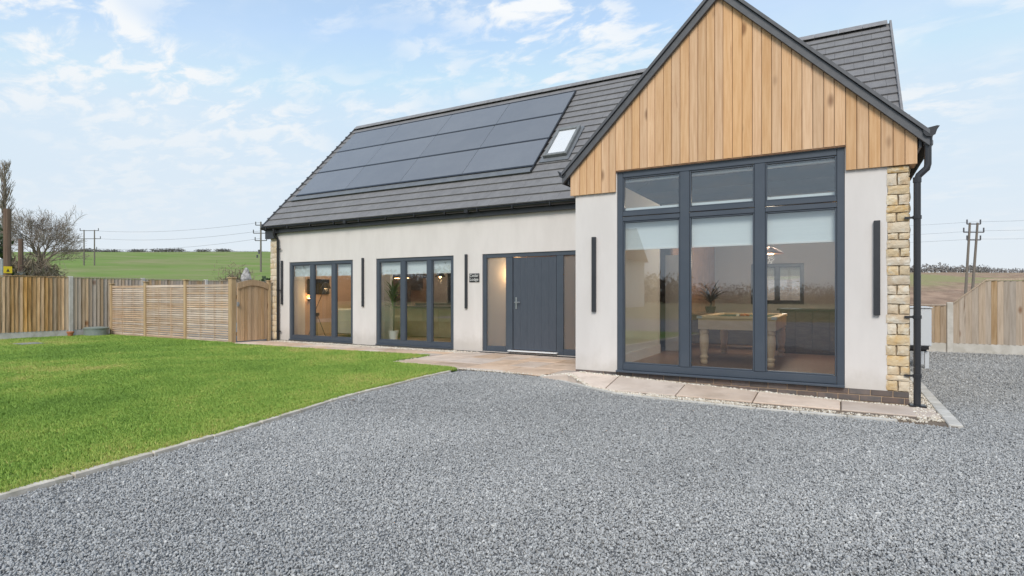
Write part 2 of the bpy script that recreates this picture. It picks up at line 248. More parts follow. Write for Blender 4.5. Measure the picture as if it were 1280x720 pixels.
# ------------------------------------------------------------------ geometry helpers
class MB:
    def __init__(s): s.v = []; s.f = []
    def face(s, pts, ctr=None):
        pts = [Vector(p) for p in pts]
        if ctr is not None:
            n = (pts[1] - pts[0]).cross(pts[2] - pts[0]); m = sum(pts, Vector()) / len(pts)
            if n.dot(m - Vector(ctr)) < 0: pts.reverse()
        b = len(s.v); s.v += [tuple(p) for p in pts]; s.f.append(list(range(b, b + len(pts)))); return s
    def box(s, x0, x1, y0, y1, z0, z1, b=0.0, mtx=None):
        lo = (min(x0, x1), min(y0, y1), min(z0, z1)); hi = (max(x0, x1), max(y0, y1), max(z0, z1))
        ctr = Vector([(lo[i] + hi[i]) / 2 for i in range(3)]); base = len(s.v)
        if b <= 0:
            for z in (lo[2], hi[2]):
                for x, y in ((lo[0], lo[1]), (hi[0], lo[1]), (hi[0], hi[1]), (lo[0], hi[1])): s.v.append((x, y, z))
            s.f += [[base + i for i in q] for q in ((3, 2, 1, 0), (4, 5, 6, 7), (0, 1, 5, 4), (1, 2, 6, 5), (2, 3, 7, 6), (3, 0, 4, 7))]
        else:
            b = min(b, *[(hi[i] - lo[i]) * 0.45 for i in range(3)])
            idx = {}
            for sx in (0, 1):
                for sy in (0, 1):
                    for sz in (0, 1):
                        sg = (sx, sy, sz); c = [hi[i] if sg[i] else lo[i] for i in range(3)]
                        inn = [c[i] - b if sg[i] else c[i] + b for i in range(3)]
                        for ax in range(3):
                            p = list(inn); p[ax] = c[ax]; idx[(sg, ax)] = len(s.v); s.v.append(tuple(p))
            def add(ids):
                p = [Vector(s.v[i]) for i in ids]; n = (p[1] - p[0]).cross(p[2] - p[0])
                if n.dot(sum(p, Vector()) / len(p) - ctr) < 0: ids = ids[::-1]
                s.f.append(list(ids))
            for ax in range(3):
                o = [i for i in range(3) if i != ax]
                for sd in (0, 1):
                    q = []
                    for a, c in ((0, 0), (1, 0), (1, 1), (0, 1)):
                        g = [0, 0, 0]; g[ax] = sd; g[o[0]] = a; g[o[1]] = c; q.append(idx[(tuple(g), ax)])
                    add(q)
                for a in (0, 1):
                    for c in (0, 1):
                        g0 = [0, 0, 0]; g0[o[0]] = a; g0[o[1]] = c; g1 = list(g0); g1[ax] = 1
                        add([idx[(tuple(g0), o[0])], idx[(tuple(g1), o[0])], idx[(tuple(g1), o[1])], idx[(tuple(g0), o[1])]])
            for sx in (0, 1):
                for sy in (0, 1):
                    for sz in (0, 1): add([idx[((sx, sy, sz), k)] for k in range(3)])
        if mtx is not None:
            for i in range(base, len(s.v)): s.v[i] = tuple(mtx @ Vector(s.v[i]))
        return s
    def prism(s, poly, axis, a, b):
        # polygon (convex or simple) in the two other axes, extruded along axis from a to b
        def P(p, t):
            q = list(p); q.insert(axis, t); return Vector(q)
        n = len(poly); base = len(s.v)
        s.v += [tuple(P(p, a)) for p in poly] + [tuple(P(p, b)) for p in poly]
        A = sum(poly[i][0] * poly[(i + 1) % n][1] - poly[(i + 1) % n][0] * poly[i][1] for i in range(n))
        flip = (A > 0) ^ (b < a) ^ (axis == 1)
        f0 = list(range(base, base + n)); f1 = list(range(base + n, base + 2 * n))
        fs = [f0[::-1], f1] + [[f0[i], f0[(i + 1) % n], f1[(i + 1) % n], f1[i]] for i in range(n)]
        if not flip: fs = [f[::-1] for f in fs]
        s.f += fs; return s
    def tube(s, pts, rad, n=8, cap=True):
        pts = [Vector(p) for p in pts]
        if not hasattr(rad, '__len__'): rad = [rad] * len(pts)
        base = len(s.v); up = None
        for i, p in enumerate(pts):
            d = (pts[min(i + 1, len(pts) - 1)] - pts[max(i - 1, 0)]).normalized()
            if up is None: up = Vector((0, 0, 1)) if abs(d.z) < 0.9 else Vector((1, 0, 0))
            x = d.cross(up).normalized(); y = d.cross(x).normalized(); up = -y if False else up
            for k in range(n):
                t = 2 * math.pi * k / n; s.v.append(tuple(p + (x * math.cos(t) + y * math.sin(t)) * rad[i]))
        for i in range(len(pts) - 1):
            for k in range(n):
                a, b = base + i * n + k, base + i * n + (k + 1) % n
                s.f.append([a, b, b + n, a + n])
        if cap:
            s.f.append(list(range(base, base + n))[::-1]); e = base + (len(pts) - 1) * n; s.f.append(list(range(e, e + n)))
        return s
    def lathe(s, prof, c, n=16):
        base = len(s.v)
        for r, z in prof:
            for k in range(n):
                t = 2 * math.pi * k / n; s.v.append((c[0] + r * math.cos(t), c[1] + r * math.sin(t), c[2] + z))
        for i in range(len(prof) - 1):
            for k in range(n):
                a, b = base + i * n + k, base + i * n + (k + 1) % n; s.f.append([a, b, b + n, a + n])
        s.f.append(list(range(base, base + n))[::-1]); e = base + (len(prof) - 1) * n; s.f.append(list(range(e, e + n)))
        return s
    def append(s, verts, faces, mtx):
        b = len(s.v); s.v += [tuple(mtx @ Vector(v)) for v in verts]; s.f += [[i + b for i in f] for f in faces]; return s
WORLD = {}
def wloc(o):
    p = Vector((0, 0, 0))
    while o is not None: p += WORLD.get(o.name, Vector((0, 0, 0))); o = o.parent
    return p
def link(o, parent=None, loc=(0, 0, 0)):
    C.objects.link(o); L = Vector(loc)
    if parent is not None: L = L - wloc(parent); o.parent = parent
    o.location = L; WORLD[o.name] = L; return o
def build(name, mb, m, parent=None, smooth=False, kind=None, origin=None):
    me = bpy.data.meshes.new(name)
    vs_ = np.array(mb.v, float)
    if origin is None:
        lo, hi = vs_.min(0), vs_.max(0); origin = (lo + hi) / 2; origin[2] = lo[2] if parent is None else origin[2]
    me.from_pydata((vs_ - np.array(origin)).tolist(), [], mb.f); me.materials.append(M[m] if isinstance(m, str) else m)
    if smooth:
        me.polygons.foreach_set('use_smooth', [True] * len(me.polygons))
        try: me.set_sharp_from_angle(angle=R(40))
        except Exception: pass
    me.update()
    o = link(bpy.data.objects.new(name, me), parent, origin)
    if kind: o['kind'] = kind
    return o
def inst(name, me, parent, loc, rot=(0, 0, 0), scale=(1, 1, 1)):
    o = link(bpy.data.objects.new(name, me), parent, loc); o.rotation_euler = rot; o.scale = scale; return o
def thing(name, label, cat, loc=(0, 0, 0), group=None):
    o = bpy.data.objects.new(name, None); link(o, None, loc); o.empty_display_size = 0.2
    o['label'] = label; o['category'] = cat
    if group: o['group'] = group
    return o
def tag(o, label, cat, group=None):
    o['label'] = label; o['category'] = cat
    if group: o['group'] = group
    return o
def box(name, m, parent, x0, x1, y0, y1, z0, z1, b=0.0, **k): return build(name, MB().box(x0, x1, y0, y1, z0, z1, b), m, parent, **k)
def wall_mb(x0, x1, z0, z1, openings, y, t, mb=None, axis='y'):
    # wall slab facing -Y at y with thickness t behind it; openings are (x0,x1,z0,z1)
    mb = mb or MB()
    xs = sorted({x0, x1, *[q for o in openings for q in o[:2]]}); zs = sorted({z0, z1, *[q for o in openings for q in o[2:]]})
    xs = [x for x in xs if x0 <= x <= x1]; zs = [z for z in zs if z0 <= z <= z1]
    def solid(i, k):
        if i < 0 or k < 0 or i >= len(xs) - 1 or k >= len(zs) - 1: return False
        cx, cz = (xs[i] + xs[i + 1]) / 2, (zs[k] + zs[k + 1]) / 2
        return not any(o[0] < cx < o[1] and o[2] < cz < o[3] for o in openings)
    P = (lambda a, b, c: (a, b, c)) if axis == 'y' else (lambda a, b, c: (b, a, c))
    for i in range(len(xs) - 1):
        for k in range(len(zs) - 1):
            if not solid(i, k): continue
            a, b, c, d = xs[i], xs[i + 1], zs[k], zs[k + 1]; ctr = P((a + b) / 2, y + t / 2, (c + d) / 2)
            mb.face([P(a, y, c), P(b, y, c), P(b, y, d), P(a, y, d)], ctr); mb.face([P(a, y + t, c), P(b, y + t, c), P(b, y + t, d), P(a, y + t, d)], ctr)
            if not solid(i - 1, k): mb.face([P(a, y, c), P(a, y, d), P(a, y + t, d), P(a, y + t, c)], ctr)
            if not solid(i + 1, k): mb.face([P(b, y, c), P(b, y, d), P(b, y + t, d), P(b, y + t, c)], ctr)
            if not solid(i, k - 1): mb.face([P(a, y, c), P(b, y, c), P(b, y + t, c), P(a, y + t, c)], ctr)
            if not solid(i, k + 1): mb.face([P(a, y, d), P(b, y, d), P(b, y + t, d), P(a, y + t, d)], ctr)
    return mb
def stone_mb(w, d, h, seed, bulge=0.012):
    # one rock faced stone, w along x, face towards -y, about 50 triangles
    r = random.Random(seed); mb = MB(); nx, nz = 4, 3
    def q(i, k):
        e = i in (0, nx) or k in (0, nz)
        x = (i / nx - 0.5) * w + (r.uniform(-1, 1) * 0.006 if not e else r.uniform(-1, 1) * 0.004); z = (k / nz - 0.5) * h + r.uniform(-1, 1) * 0.004
        y = -d / 2 + (r.uniform(0.002, 0.006) if e else -r.uniform(0.0, bulge))
        return (x, y, z)
    g = [[q(i, k) for k in range(nz + 1)] for i in range(nx + 1)]
    b = [[(p[0], d / 2, p[2]) for p in col] for col in g]
    for i in range(nx):
        for k in range(nz): mb.face([g[i][k], g[i + 1][k], g[i + 1][k + 1], g[i][k + 1]], (0, 5, 0))
    for i in range(nx):
        mb.face([g[i][0], g[i + 1][0], b[i + 1][0], b[i][0]], (0, 0, 5)); mb.face([g[i][nz], g[i + 1][nz], b[i + 1][nz], b[i][nz]], (0, 0, -5))
    for k in range(nz):
        mb.face([g[0][k], g[0][k + 1], b[0][k + 1], b[0][k]], (5, 0, 0)); mb.face([g[nx][k], g[nx][k + 1], b[nx][k + 1], b[nx][k]], (-5, 0, 0))
    return mb

# ------------------------------------------------------------------ terrain
def terrain_z(x, y):
    r = math.hypot(x, y); d = -x * math.sin(R(29.812)) + y * math.cos(R(29.812))
    if r < 1e-6: return -0.06
    ca = d / r; side = x * math.cos(R(29.812)) + y * math.sin(R(29.812))
    phi = math.degrees(math.atan2(side, d))
    if ca > 0.02:
        k = 0.091 + (0.050 - 0.091) * min(1, max(0, (phi + 12) / 44))
        # fades to level ground well outside the frame
        fade = min(1, max(0, (88 - abs(phi)) / 38)) ; k *= fade * fade * (3 - 2 * fade)
        if d < 40: z = -0.06 - 0.02 * (1 - min(1, r / 20))
        elif d < 330: z = -0.06 + k * (d - 40)
        else: z = -0.06 + k * 290 - 0.05 * (d - 330) * min(1, k / 0.04)
    else: z = -0.06
    if r > 45: z += 0.35 * mnoise.noise((x * 0.012, y * 0.012, 0)) * min(1, (r - 45) / 60) 
    return z
mbt = MB(); rings = [0, 6, 12, 20, 28, 34, 40, 46, 54, 64, 76, 90, 108, 130, 155, 185, 220, 260, 295, 318, 330, 342, 365, 420, 520, 700, 1000, 1500]
NA = 144; matidx = []
for r in rings[1:]:
    for k in range(NA):
        a = R(29.812) + math.pi / 2 - 2 * math.pi * k / NA
        # rings follow constant depth in front of the camera so the brow of the hill is a clean line
        phi = 2 * math.pi * k / NA; c = math.cos(phi); rr = r / max(c, 0.35) if c > 0 else r / 0.35 if c > -0.2 else r * 1.6
        x, y = rr * math.cos(a), rr * math.sin(a); mbt.v.append((x, y, terrain_z(x, y)))
mbt.v.append((0, 0, -0.08)); cen = len(mbt.v) - 1
for k in range(NA): mbt.f.append([cen, (k + 1) % NA, k])
for i in range(len(rings) - 2):
    for k in range(NA):
        a, b = i * NA + k, i * NA + (k + 1) % NA; mbt.f.append([a, b, b + NA, a + NA])
ground = build('field', mbt, 'field', kind='structure', origin=(0, 0, 0), smooth=True)
ground.data.materials.append(M['plough']); ground.data.materials.append(M['stubble'])
for p in ground.data.polygons:
    if p.normal.z < 0: p.flip()
    c = p.center; side = c.x * math.cos(R(29.812)) + c.y * math.sin(R(29.812)); d = -c.x * math.sin(R(29.812)) + c.y * math.cos(R(29.812))
    if d < -4: p.material_index = 2
    elif d > 0 and math.degrees(math.atan2(side, d)) > 14: p.material_index = 1

# gravel sheet, lawn sheet
KERB = [(-4.05, -4.0), (-4.45, -1.0), (-4.70, 1.556), (-4.887, 2.66), (-5.15, 3.9), (-5.461, 5.109), (-5.66, 6.6), (-5.765, 7.6), (-5.74, 8.12)]
LAWN = [(-20.86, -4.0)] + KERB + [(-5.9, 8.24), (-7.42, 8.34), (-7.50, 8.5), (-7.52, 9.62), (-8.3, 9.60), (-10.6, 9.46), (-14.1, 9.36), (-14.1, 9.58), (-20.86, 9.58)]
g = MB().face([(-21.4, -15, -0.012), (16, -15, -0.012), (16, 16.36, -0.012), (-21.4, 16.36, -0.012)]); build('gravel_drive', g, 'gbase', kind='structure')
lw_ = MB(); lw_.prism(LAWN[::-1], 2, -0.008, 0.018); build('lawn', lw_, 'lawnbase', kind='structure')
def inside(px, py, poly):
    res = np.zeros(len(px), bool); n = len(poly)
    for i in range(n):
        (x0, y0), (x1, y1) = poly[i], poly[(i + 1) % n]
        c = ((y0 > py) != (y1 > py)) & (px < (x1 - x0) * (py - y0) / (y1 - y0 + 1e-12) + x0); res ^= c
    return res
def view_points(rho, rmax, half=60):
    # random ground points in the wedge ahead of the place the picture was taken from, thinner farther away
    out = []
    for r0 in np.arange(0.8, rmax, 0.4):
        r1 = r0 + 0.4; area = 0.5 * (r1 * r1 - r0 * r0) * R(2 * half); n = int(area * rho((r0 + r1) / 2))
        r = np.sqrt(rng.uniform(r0 * r0, r1 * r1, n)); ph = R(29.812) + np.radians(rng.uniform(-half, half, n))
        out.append(np.stack([-r * np.sin(ph), r * np.cos(ph)], 1))
    return np.concatenate(out)
def smooth_noise(p, f, seed=0):
    r = np.random.default_rng(seed); s = np.zeros(len(p))
    for k in range(7):
        th = r.uniform(0, 6.28); fr = f * r.uniform(0.5, 1.8); s += np.sin((p[:, 0] * np.cos(th) + p[:, 1] * np.sin(th)) * fr + r.uniform(0, 6.28))
    return s / 7
def scatter(name, pts, z, scale, rnd, kind, m, tilt=3.14):
    # one object whose vertices carry the scattered stones or tufts as geometry node instances
    me = bpy.data.meshes.new(name); n = len(pts)
    me.vertices.add(n); co = np.zeros((n, 3), np.float32); co[:, :2] = pts; co[:, 2] = z; me.vertices.foreach_set('co', co.ravel())
    for nm, ty, arr in (('rnd', 'FLOAT', rnd), ('scl', 'FLOAT_VECTOR', scale), ('rot', 'FLOAT_VECTOR', np.stack([rng.uniform(-tilt, tilt, n), rng.uniform(-tilt, tilt, n), rng.uniform(0, 6.28, n)], 1))):
        a = me.attributes.new(nm, ty, 'POINT'); a.data.foreach_set('value' if ty == 'FLOAT' else 'vector', np.asarray(arr, np.float32).ravel())
    me.materials.append(m)
    o = link(bpy.data.objects.new(name, me)); o['kind'] = 'stuff'
    ng = bpy.data.node_groups.new(name, 'GeometryNodeTree')
    ng.interface.new_socket('Geometry', in_out='INPUT', socket_type='NodeSocketGeometry'); ng.interface.new_socket('Geometry', in_out='OUTPUT', socket_type='NodeSocketGeometry')
    N, L = ng.nodes, ng.links; gi = N.new('NodeGroupInput'); go = N.new('NodeGroupOutput')
    ip = N.new('GeometryNodeInstanceOnPoints'); L.new(gi.outputs[0], ip.inputs['Points'])
    if kind == 'stone':
        ic = N.new('GeometryNodeMeshIcoSphere'); ic.inputs['Radius'].default_value = 1; ic.inputs['Subdivisions'].default_value = 1; geo = ic.outputs['Mesh']
    else:
        j = N.new('GeometryNodeJoinGeometry'); rr = random.Random(3)
        for k in range(7):
            c = N.new('GeometryNodeMeshCone'); c.inputs['Vertices'].default_value = 3; c.inputs['Radius Top'].default_value = 0.0006; c.inputs['Radius Bottom'].default_value = 0.0042; c.inputs['Depth'].default_value = 1.0
            t = N.new('GeometryNodeTransform'); L.new(c.outputs['Mesh'], t.inputs['Geometry'])
            c.inputs['Depth'].default_value = h = rr.uniform(0.020, 0.036)
            t.inputs['Translation'].default_value = (rr.uniform(-0.02, 0.02), rr.uniform(-0.02, 0.02), 0); t.inputs['Rotation'].default_value = (rr.uniform(-0.75, 0.75), rr.uniform(-0.75, 0.75), rr.uniform(0, 6))
            L.new(t.outputs[0], j.inputs[0])
        geo = j.outputs[0]
    sm = N.new('GeometryNodeSetMaterial'); sm.inputs['Material'].default_value = m; L.new(geo, sm.inputs[0]); L.new(sm.outputs[0], ip.inputs['Instance'])
    for nm, sock in (('scl', 'Scale'), ('rot', 'Rotation')):
        na = N.new('GeometryNodeInputNamedAttribute'); na.data_type = 'FLOAT_VECTOR'; na.inputs['Name'].default_value = nm
        if sock == 'Rotation':
            er = N.new('FunctionNodeEulerToRotation'); L.new(na.outputs[0], er.inputs[0]); L.new(er.outputs[0], ip.inputs[sock])
        else: L.new(na.outputs[0], ip.inputs[sock])
    L.new(ip.outputs[0], go.inputs[0])
    md = o.modifiers.new('scatter', 'NODES'); md.node_group = ng; return o
PAVE = [(-5.70, 8.20), (-4.8, 8.22), (-4.15, 8.12), (-3.6, 7.86), (-3.08, 7.45), (-2.6, 7.20), (-1.9, 7.08), (-1.0, 7.03), (1.08, 7.03), (1.08, 16.4), (-3.5, 16.4), (-3.5, 10.9), (-7.5, 10.9), (-7.5, 8.3)]
p = view_points(lambda r: 11500 if r < 4 else 11500 - (r - 4) * 1330 if r < 10.5 else 2000 if r < 14 else 1300, 19)
ok = ~inside(p[:, 0], p[:, 1], LAWN) & ~inside(p[:, 0], p[:, 1], PAVE) & (p[:, 1] < 16.3)
hx = np.interp(p[:, 1], [k[1] for k in KERB], [k[0] for k in KERB]); ok &= (p[:, 0] > hx + 0.085) | (p[:, 1] > 8.1); ok &= ~((p[:, 0] < -5.6) & (p[:, 1] > 8.0))
p = p[ok]; n = len(p); rr = np.hypot(p[:, 0], p[:, 1])
sz = 0.0060 * rng.lognormal(0, 0.28, n) * np.clip(0.9 + (rr - 4) * 0.055, 0.9, 1.6)
scl = np.stack([sz * rng.uniform(0.9, 1.5, n), sz * rng.uniform(0.7, 1.1, n), sz * rng.uniform(0.45, 0.8, n)], 1)
tone = np.clip(rng.normal(0.5, 0.21, n) + 0.16 * smooth_noise(p, 2.5, 5) + 0.16 * smooth_noise(p, 0.8, 9), 0, 1)
zz = rng.uniform(-0.012, 0.006, n) + 0.010 * smooth_noise(p, 3.2, 2) * np.clip(1.6 - rr / 8, 0, 1)
scatter('gravel', p, zz, scl, tone, 'stone', M['chip'])
q = view_points(lambda r: 1900 if r < 6 else 1900 - (r - 6) * 150 if r < 14 else 620, 24, 60)
q = q[inside(q[:, 0], q[:, 1], LAWN)]
ye = rng.uniform(0.5, 8.0, 2600); xe_ = np.interp(ye, [k[1] for k in KERB], [k[0] for k in KERB]) + rng.normal(-0.01, 0.018, 2600); q = np.concatenate([q, np.stack([xe_, ye], 1)])
# the edge by the kerb grows a little ragged and longer
n = len(q); patch = smooth_noise(q, 1.1, 21) + 0.8 * smooth_noise(q, 2.9, 22) + 0.5 * smooth_noise(q, 7, 23)
hx = np.interp(q[:, 1], [k[1] for k in KERB], [k[0] for k in KERB]); edge = np.exp(-np.abs(q[:, 0] - hx) / 0.35) + np.exp(-np.hypot(q[:, 0] + 6.9, q[:, 1] - 8.2) / 0.8)
tone = np.clip(0.48 + 0.42 * patch + 0.33 * edge * rng.uniform(0.2, 1, n) + rng.normal(0, 0.15, n), 0, 1)
s0 = rng.uniform(0.65, 1.2, n) * (1 + 0.25 * smooth_noise(q, 2.2, 30)); rq = np.hypot(q[:, 0], q[:, 1]); wdt = np.clip(0.9 + (rq - 4) * 0.07, 0.9, 2.2)
scatter('grass', q, 0.026, np.stack([s0 * wdt, s0 * wdt, s0], 1), tone, 'tuft', M['blade'], tilt=0.12)

# ------------------------------------------------------------------ kerb, paving
def along(pts, step):
    out = []; acc = 0; cur = Vector((*pts[0], 0)); out.append(cur.copy()); i = 1; need = step
    while i < len(pts):
        t = Vector((*pts[i], 0)); L = (t - cur).length
        if L >= need: cur = cur + (t - cur).normalized() * need; out.append(cur.copy()); need = step
        else: need -= L; cur = t; i += 1
    return out
kerb = bpy.data.objects.new('lawn_kerb', None); link(kerb, None, (-5.2, 4.0, 0)); kerb['kind'] = 'structure'
fine_k = []
for i in range(len(KERB) - 1):
    for t in range(6): fine_k.append((KERB[i][0] + (KERB[i + 1][0] - KERB[i][0]) * t / 6, KERB[i][1] + (KERB[i + 1][1] - KERB[i][1]) * t / 6))
kp = along(fine_k, 0.6)
kme = MB().box(0.004, 0.594, -0.075, 0.0, -0.06, 0.032, 0.006)
for a, b in zip(kp, kp[1:]):
    ang = math.atan2(b.y - a.y, b.x - a.x); mt = Matrix.Translation(a + Vector((0, 0, random.uniform(-0.004, 0.004)))) @ Matrix.Rotation(ang + random.uniform(-0.006, 0.006), 4, 'Z')
    m_ = MB().append(kme.v, kme.f, mt); build('kerb_stone', m_, 'kerb', kerb)
pav = bpy.data.objects.new('paving', None); link(pav, None, (-3, 8, 0)); pav['kind'] = 'structure'
build('paving_bed', MB().prism([(-7.5, 8.34)] + [(x, y + 0.03) for x, y in PAVE[:8]] + [(1.02, 7.06), (1.02, 16.3), (0.5, 16.3), (0.5, 8.3), (-3.4, 8.3), (-3.4, 10.9), (-14.3, 10.9), (-14.3, 9.5), (-7.5, 9.5)][:], 2, -0.03, 0.004), 'bed', pav)
def rise(x, y):   # the flags by the gable tilt gently up to the wall towards the porch
    T = min(1, max(0, (0.2 - x) / 3.6)) if x > -3.45 else min(1, max(0, (x + 4.05) / 0.6))
    return 0.125 * T * min(1, max(0, (y - 7.48) / 0.5))
def slab(poly, z=0.02, t=0.03):
    m_ = MB(); c = sum((Vector((*q_, 0)) for q_ in poly), Vector()) / len(poly); n_ = len(poly)
    tp = [Vector((*q_, 0)) for q_ in poly]; inn = [q_ + (c - q_).normalized() * 0.009 for q_ in tp]
    dz = random.uniform(-0.002, 0.002)
    on = poly[0][1] < 8.35 and poly[0][0] > -4.4; rs = (lambda q_: rise(q_.x, q_.y)) if on else (lambda q_: 0.0)
    top = [(q_.x, q_.y, z + dz + rs(q_)) for q_ in inn]; mid = [(q_.x, q_.y, z + dz - 0.006 + rs(q_)) for q_ in tp]; bot = [(q_.x, q_.y, z - t) for q_ in tp]
    cc = (c.x, c.y, z - t / 2); m_.face(top, cc)
    for i in range(n_):
        k = (i + 1) % n_; m_.face([top[i], top[k], mid[k], mid[i]], cc); m_.face([mid[i], mid[k], bot[k], bot[i]], cc)
    return build('paving_slab', m_, 'slab', pav)
# strip of slabs under the big window
for x0, x1 in ((-3.72, -2.79), (-2.775, -1.83), (-1.815, -0.91), (-0.895, 0.013), (0.028, 0.93)):
    yl = 7.42
    if x0 < -3.5: slab([(x0 - 0.32, 8.03), (-3.54, 7.88), (-3.06, 7.53), (x1, 7.40), (x1, 7.975), (-3.45, 8.02), (x0 + 0.0, 8.24)])
    else: slab([(x0, yl), (x1, yl), (x1, 7.975), (x0, 7.975)])
# patio by the door, random sized flags
def grid_flags(x0, x1, y0, y1, rows):
    y = y0
    for hgt in rows:
        x = x0; ws = []
        while x < x1 - 0.05:
            wd = random.choice((0.56, 0.56, 0.84, 0.28 + 0.56)); wd = min(wd, x1 - x)
            if x1 - x - wd < 0.25: wd = x1 - x
            ws.append((x, x + wd)); x += wd
        for a, b in ws: yield (a + 0.010, b - 0.010, y + 0.010, min(y + hgt, y1) - 0.010)
        y += hgt
for a, b, c, d in grid_flags(-7.46, -3.52, 8.42, 10.80, (0.56, 0.84, 0.56, 0.42)): slab([(a, c), (b, c), (b, d), (a, d)])
for a, b in ((-7.3, -6.5), (-6.49, -5.7), (-5.69, -4.95), (-4.94, -4.15)): slab([(a, 8.28 if a < -4.9 else 8.26), (b, 8.28 if b < -4.6 else 8.18), (b, 8.41), (a, 8.41)])
for a, b, c, d in grid_flags(-14.2, -7.50, 9.66, 10.50, (0.42, 0.42)): slab([(a, c), (b, c), (b, d), (a, d)])
# edging round the paving strip
edge_pts = [(-4.15, 8.13), (-3.6, 7.87), (-3.08, 7.46), (-2.6, 7.21), (-1.9, 7.09), (-1.0, 7.04), (1.04, 7.03)]
fp = []
for i in range(len(edge_pts) - 1):
    for t in range(8): fp.append((edge_pts[i][0] + (edge_pts[i + 1][0] - edge_pts[i][0]) * t / 8, edge_pts[i][1] + (edge_pts[i + 1][1] - edge_pts[i][1]) * t / 8))
edging = bpy.data.objects.new('paving_edging', None); link(edging, None, (0, 7.1, 0)); edging['kind'] = 'structure'
ep = along(fp, 0.45); eb = MB().box(0.003, 0.447, 0.0, 0.055, -0.06, 0.022, 0.005)
for a, b in zip(ep, ep[1:]):
    ang = math.atan2(b.y - a.y, b.x - a.x)
    build('edging_stone', MB().append(eb.v, eb.f, Matrix.Translation(a + Vector((0, 0, random.uniform(-0.008, 0.002)))) @ Matrix.Rotation(ang, 4, 'Z')), 'conc', edging)
for k in range(20):
    y = 7.06 + k * 0.45; build('edging_stone', MB().box(0.945, 1.065, y + 0.004, y + 0.446, -0.06, 0.024 + random.uniform(-0.004, 0.003), 0.008), 'conc', edging)
# cream pebbles
pp = []
def strip(x0, x1, y0, y1, dens):
    n_ = int(abs(x1 - x0) * abs(y1 - y0) * dens); pp.append(np.stack([rng.uniform(x0, x1, n_), rng.uniform(y0, y1, n_)], 1))
strip(-3.4, 0.72, 7.97, 8.06, 5200); strip(0.72, 0.94, 7.2, 15, 2500); strip(-13.9, -7.05, 10.50, 10.86, 2200); strip(-7.6, -6.6, 8.34, 8.42, 2500); strip(-7.62, -7.46, 8.4, 9.6, 2500)
for a, b in zip(fp, fp[1:]):
    n_ = 70 if a[0] > -3 else 45; t = rng.uniform(0, 1, n_); off = rng.uniform(0.06, 0.25 if a[0] > -2.2 else 0.13, n_)
    pp.append(np.stack([a[0] + (b[0] - a[0]) * t, a[1] + (b[1] - a[1]) * t + off], 1))
strip(-5.8, -4.1, 8.20, 8.28, 3500)
pp = np.concatenate(pp); n = len(pp); sz = 0.0085 * rng.lognormal(0, 0.3, n)
pz = np.array([rise(a, b) if b < 8.35 and a > -4.4 else 0.0 for a, b in pp])
scatter('pebbles', pp, rng.uniform(0.008, 0.018, n) + pz, np.stack([sz * 1.2, sz, sz * 0.75], 1), rng.uniform(0, 1, n), 'stone', M['pebble'])

# ------------------------------------------------------------------ the house
XL, XR, YM, YG, YB, XGL = -14.29, 0.71, 10.885, 8.06, 17.96, -3.49
house = thing('house', 'modern gabled house with pale rendered walls, cedar boarded gable, grey tiled roof and solar panels', 'house', (-6.8, 10.9, 0))
W1 = (-13.483, -11.021, 0.045, 2.233); W2 = (-10.211, -7.797, 0.045, 2.233); WD = (-7.002, -4.70, 0.045, 2.233); WG = (-2.831, 0.065, 0.178, 3.108)
build('front_wall', wall_mb(-14.0, XGL + 0.3, 0.03, 3.16, [W1, W2, (WD[0], -3.5, WD[2], WD[3])], YM, 0.3), 'render', house)
build('gable_wall', wall_mb(XGL, 0.5, 0.172, 3.16, [WG], YG, 0.3), 'render', house)
build('return_wall', wall_mb(YG + 0.3, YM + 0.3, 0.03, 3.16, [], XGL, 0.25, axis='x'), 'render', house)
RP = math.atan(1.022); cR, sR = math.cos(RP), math.sin(RP)
YE, ZE, YRG, ZRG = 10.745, 3.281, 14.42, 7.039
AX, AZ = -1.39, 5.46            # outer apex of the front gable's verge
def rpt(x, s_, w_): return Vector((x, YE + s_ * cR - w_ * sR, ZE + s_ * sR + w_ * cR))
# end walls, back wall
endp = [(YM, 0.03), (YB, 0.03), (YB, 3.2), (YRG, ZRG - 0.12), (YM, 3.2)]
build('end_wall', MB().prism([(y, z) for y, z in endp], 0, XL + 0.06, XL + 0.29), 'mortar', house)
build('end_wall', MB().prism([(YG + 0.26, 0.03), (YB, 0.03), (YB, 3.2), (YRG, ZRG - 0.12), (YM, 3.2), (YG + 0.26, 3.16)], 0, XR - 0.21, XR - 0.02), 'mortar', house)
BW = [(-2.2, -0.83, 1.05, 2.2), (-9.6, -7.8, 0.1, 2.2), (-13.0, -11.2, 1.0, 2.2), (-6.2, -5.2, 0.1, 2.15)]  # rear kitchen windows are added to let daylight into the rooms
build('back_wall', wall_mb(XL, XR, 0.03, 3.2, BW, YB - 0.25, 0.25), 'render', house)
box('plinth', 'dark', house, -14.27, XGL - 0.004, YM + 0.012, YM + 0.2, -0.03, 0.05)
# interior shell
box('interior_floor', 'floor', house, XL + 0.3, XGL, YM + 0.29, YB - 0.26, 0.03, 0.10)
box('interior_floor', 'floor', house, XGL + 0.26, XR - 0.22, YG + 0.29, YB - 0.26, 0.04, 0.12)
box('ceiling', 'inwhite', house, XL + 0.3, XGL, YM + 0.31, YB - 0.26, 3.165, 3.2)
box('ceiling', 'inwhite', house, XGL + 0.26, XR - 0.22, 12.0, YB - 0.26, 3.17, 3.21)
box('inner_lining', 'intan', house, XL + 0.292, XL + 0.31, 11.86, YB - 0.27, 0.10, 3.16)
box('inner_lining', 'inwhite', house, XL + 0.292, XL + 0.31, YM + 0.302, 11.855, 0.10, 3.16)
box('inner_lining', 'intan', house, XL + 0.32, -7.4, YB - 0.272, YB - 0.256, 2.25, 3.16)
box('inner_lining', 'intan', house, -11.19, -9.62, YB - 0.272, YB - 0.256, 0.10, 2.249)
